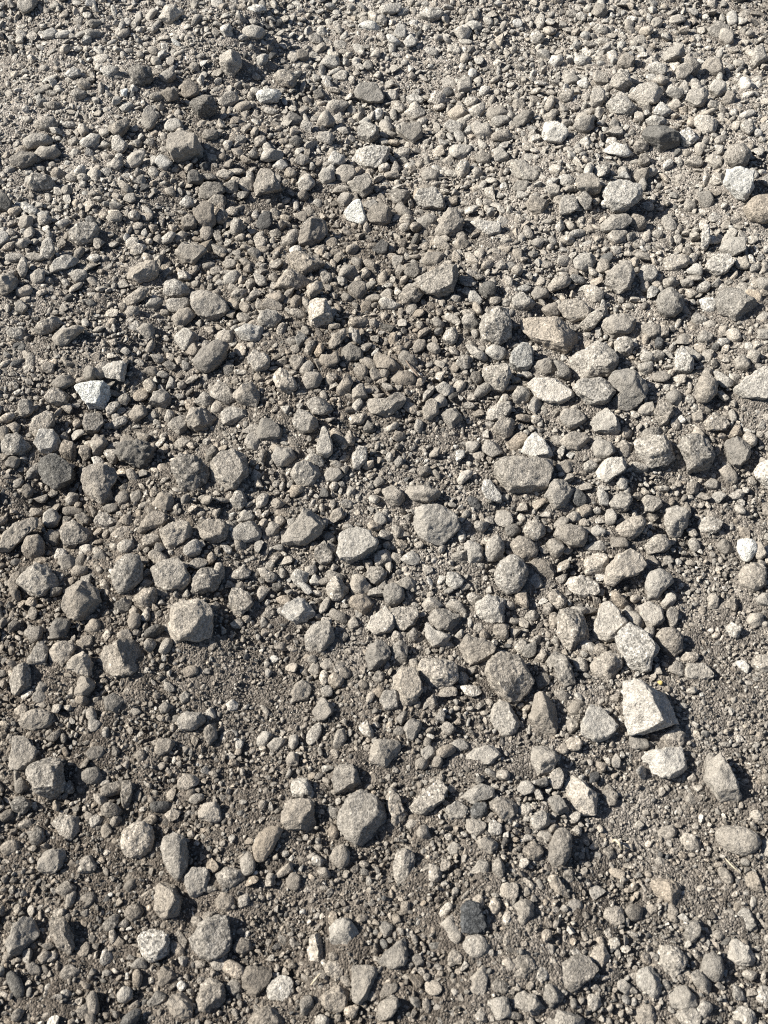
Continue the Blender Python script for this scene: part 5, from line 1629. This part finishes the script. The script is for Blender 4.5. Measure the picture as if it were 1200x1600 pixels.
# ---------------------------------------------------------------- the ground sheet
def axis(lo, hi, step, far):
    a = np.arange(lo, hi + step / 2, step); o = []; d = step
    while True:
        d *= 1.35
        nx = (o[-1] if o else hi) + d; o.append(nx)
        if nx > far: break
    o2 = []; d = step
    while True:
        d *= 1.35
        nx = (o2[-1] if o2 else lo) - d; o2.append(nx)
        if nx < -far: break
    return np.concatenate([o2[::-1], a, o])
ax, ay = axis(-1.9, 1.9, .0055, 60), axis(-.15, 3.7, .0055, 60)
GX, GY = np.meshgrid(ax, ay); gv = np.column_stack([GX.ravel(), GY.ravel()])
gv = np.column_stack([gv, ground_fine(gv[:, 0], gv[:, 1])])
nx = len(ax); jj, ii = np.meshgrid(np.arange(len(ay) - 1), np.arange(nx - 1), indexing='ij'); b0 = (jj * nx + ii).ravel()
gf = np.column_stack([b0, b0 + 1, b0 + 1 + nx, b0 + nx]).astype(np.int32)
_g = mesh_from('ground', gv, gf, M_SOIL); _at = _g.attributes.new('dry', 'FLOAT', 'POINT'); _at.data.foreach_set('value', light_tint(gv[:, 0], gv[:, 1]).astype(np.float32))  # per-vertex map of the light tinted into the soil
link('ground', _g, 'dark grey brown gritty soil under the gravel', 'ground', None, 'structure')
# ---------------------------------------------------------------- dry bits of plant and a chip of yellow shell lying on the gravel
M_STRAW = plain('dry_straw', (.42, .36, .26)); M_YEL = plain('yellow_chip', (.50, .37, .13)); M_ROOT = plain('dry_root', (.16, .12, .09))
def tube(pts, rads, mat, name):
    pts = np.array(pts, float); n = len(pts); k = 7; V = []
    T = np.gradient(pts, axis=0)
    for i in range(n):
        t = T[i] / np.linalg.norm(T[i]); a = np.cross(t, [0, 0, 1.]); a /= np.linalg.norm(a) + 1e-9; b = np.cross(t, a)
        for j in range(k):
            th = 2 * math.pi * j / k; V.append(pts[i] + rads[i] * (math.cos(th) * a + math.sin(th) * b))
    F = [[i * k + j, i * k + (j + 1) % k, (i + 1) * k + (j + 1) % k, (i + 1) * k + j] for i in range(n - 1) for j in range(k)]
    c = pts.mean(0); V = np.array(V); me = mesh_from(name, V - c, np.array(F, np.int32), mat)
    return me, c
def strand(px, r, lift, mat, name, label, cat):
    P = np.array([ground_at(x, y, lift + z)[0] for x, y, z in px])
    t = np.linspace(0, len(P) - 1, 6 * len(P)); s = np.column_stack([np.interp(t, np.arange(len(P)), P[:, k]) for k in range(3)])
    for _ in range(3): s[1:-1] = .25 * s[:-2] + .5 * s[1:-1] + .25 * s[2:]
    rr = r * (.55 + .45 * np.sin(np.linspace(.25, math.pi - .25, len(s))))
    me, c = tube(s, rr, mat, name); o = link(name, me, label, cat); o.location = c
strand([(1133, 1341, .0), (1140, 1349, .006), (1147, 1356, .008), (1157, 1364, .004)], .0011, .008, M_STRAW, 'dry_rootlet', 'thin dry curved rootlet lying on pale soil under the sunken oval stone', 'rootlet')
strand([(486, 1539, .0), (493, 1530, .006), (501, 1521, .002)], .0014, .012, M_STRAW, 'straw_bit', 'short dry straw bit among stones near the bottom, beside a pale split stone', 'straw')
strand([(957, 1315, .0), (962, 1312, .008), (968, 1318, .010), (971, 1327, .002)], .0019, .008, M_STRAW, 'curled_husk', 'small curled pale husk on gravel above the tan hump', 'husk')
strand([(634, 563, .0), (643, 576, .010), (652, 587, .012), (660, 591, .004)], .0016, .014, M_ROOT, 'dry_twig', 'thin dark bent twig lying across stones in the middle', 'twig')
_P, _ = ground_at(1031.5, 1067, .007); _V, _F = ICO[3]; _r = np.random.default_rng(3)
_V = clip_planes(_V * (.0048, .0036, .0026), [n / np.linalg.norm(n) for n in _r.normal(size=(9, 3))], _r.uniform(.6, .9, 9))
_o = link('yellow_chip', mesh_from('yellow_chip', _V, _F, M_YEL), 'tiny bright yellow chip just above the pale jagged wedge-shaped stone', 'chip'); _o.location = _P
# ---------------------------------------------------------------- light
SUN_EL, SHADOW_AZ = R_(39), R_(-8)          # shadows fall along +x, a little towards the camera
dx, dy = math.cos(SHADOW_AZ) * math.cos(SUN_EL), math.sin(SHADOW_AZ) * math.cos(SUN_EL)
sd = bpy.data.lights.new('sun', 'SUN'); sd.energy = 5.; sd.angle = R_(.53); sd.color = (1., .968, .882)
sun = bpy.data.objects.new('sun', sd); COL.objects.link(sun)
sun.rotation_euler = Vector((dx, dy, -math.sin(SUN_EL))).to_track_quat('-Z', 'Y').to_euler()
w = bpy.data.worlds.new('World'); S.world = w; w.use_nodes = True; nt = w.node_tree
sk = nt.nodes.new('ShaderNodeTexSky'); sk.sky_type = 'NISHITA'; sk.sun_disc = False; sk.sun_elevation = SUN_EL
sk.sun_rotation = math.atan2(-dx, -dy)
bg = nt.nodes['Background']; bg.inputs[1].default_value = .05; nt.links.new(sk.outputs[0], bg.inputs[0])
S.view_settings.view_transform = 'Standard'; S.view_settings.look = 'None'; S.view_settings.exposure = 1.1; S.view_settings.gamma = 1.
S.render.engine = 'CYCLES'; S.cycles.max_bounces = 4; S.cycles.diffuse_bounces = 1; S.cycles.use_denoising = False; S.cycles.filter_width = 1.1
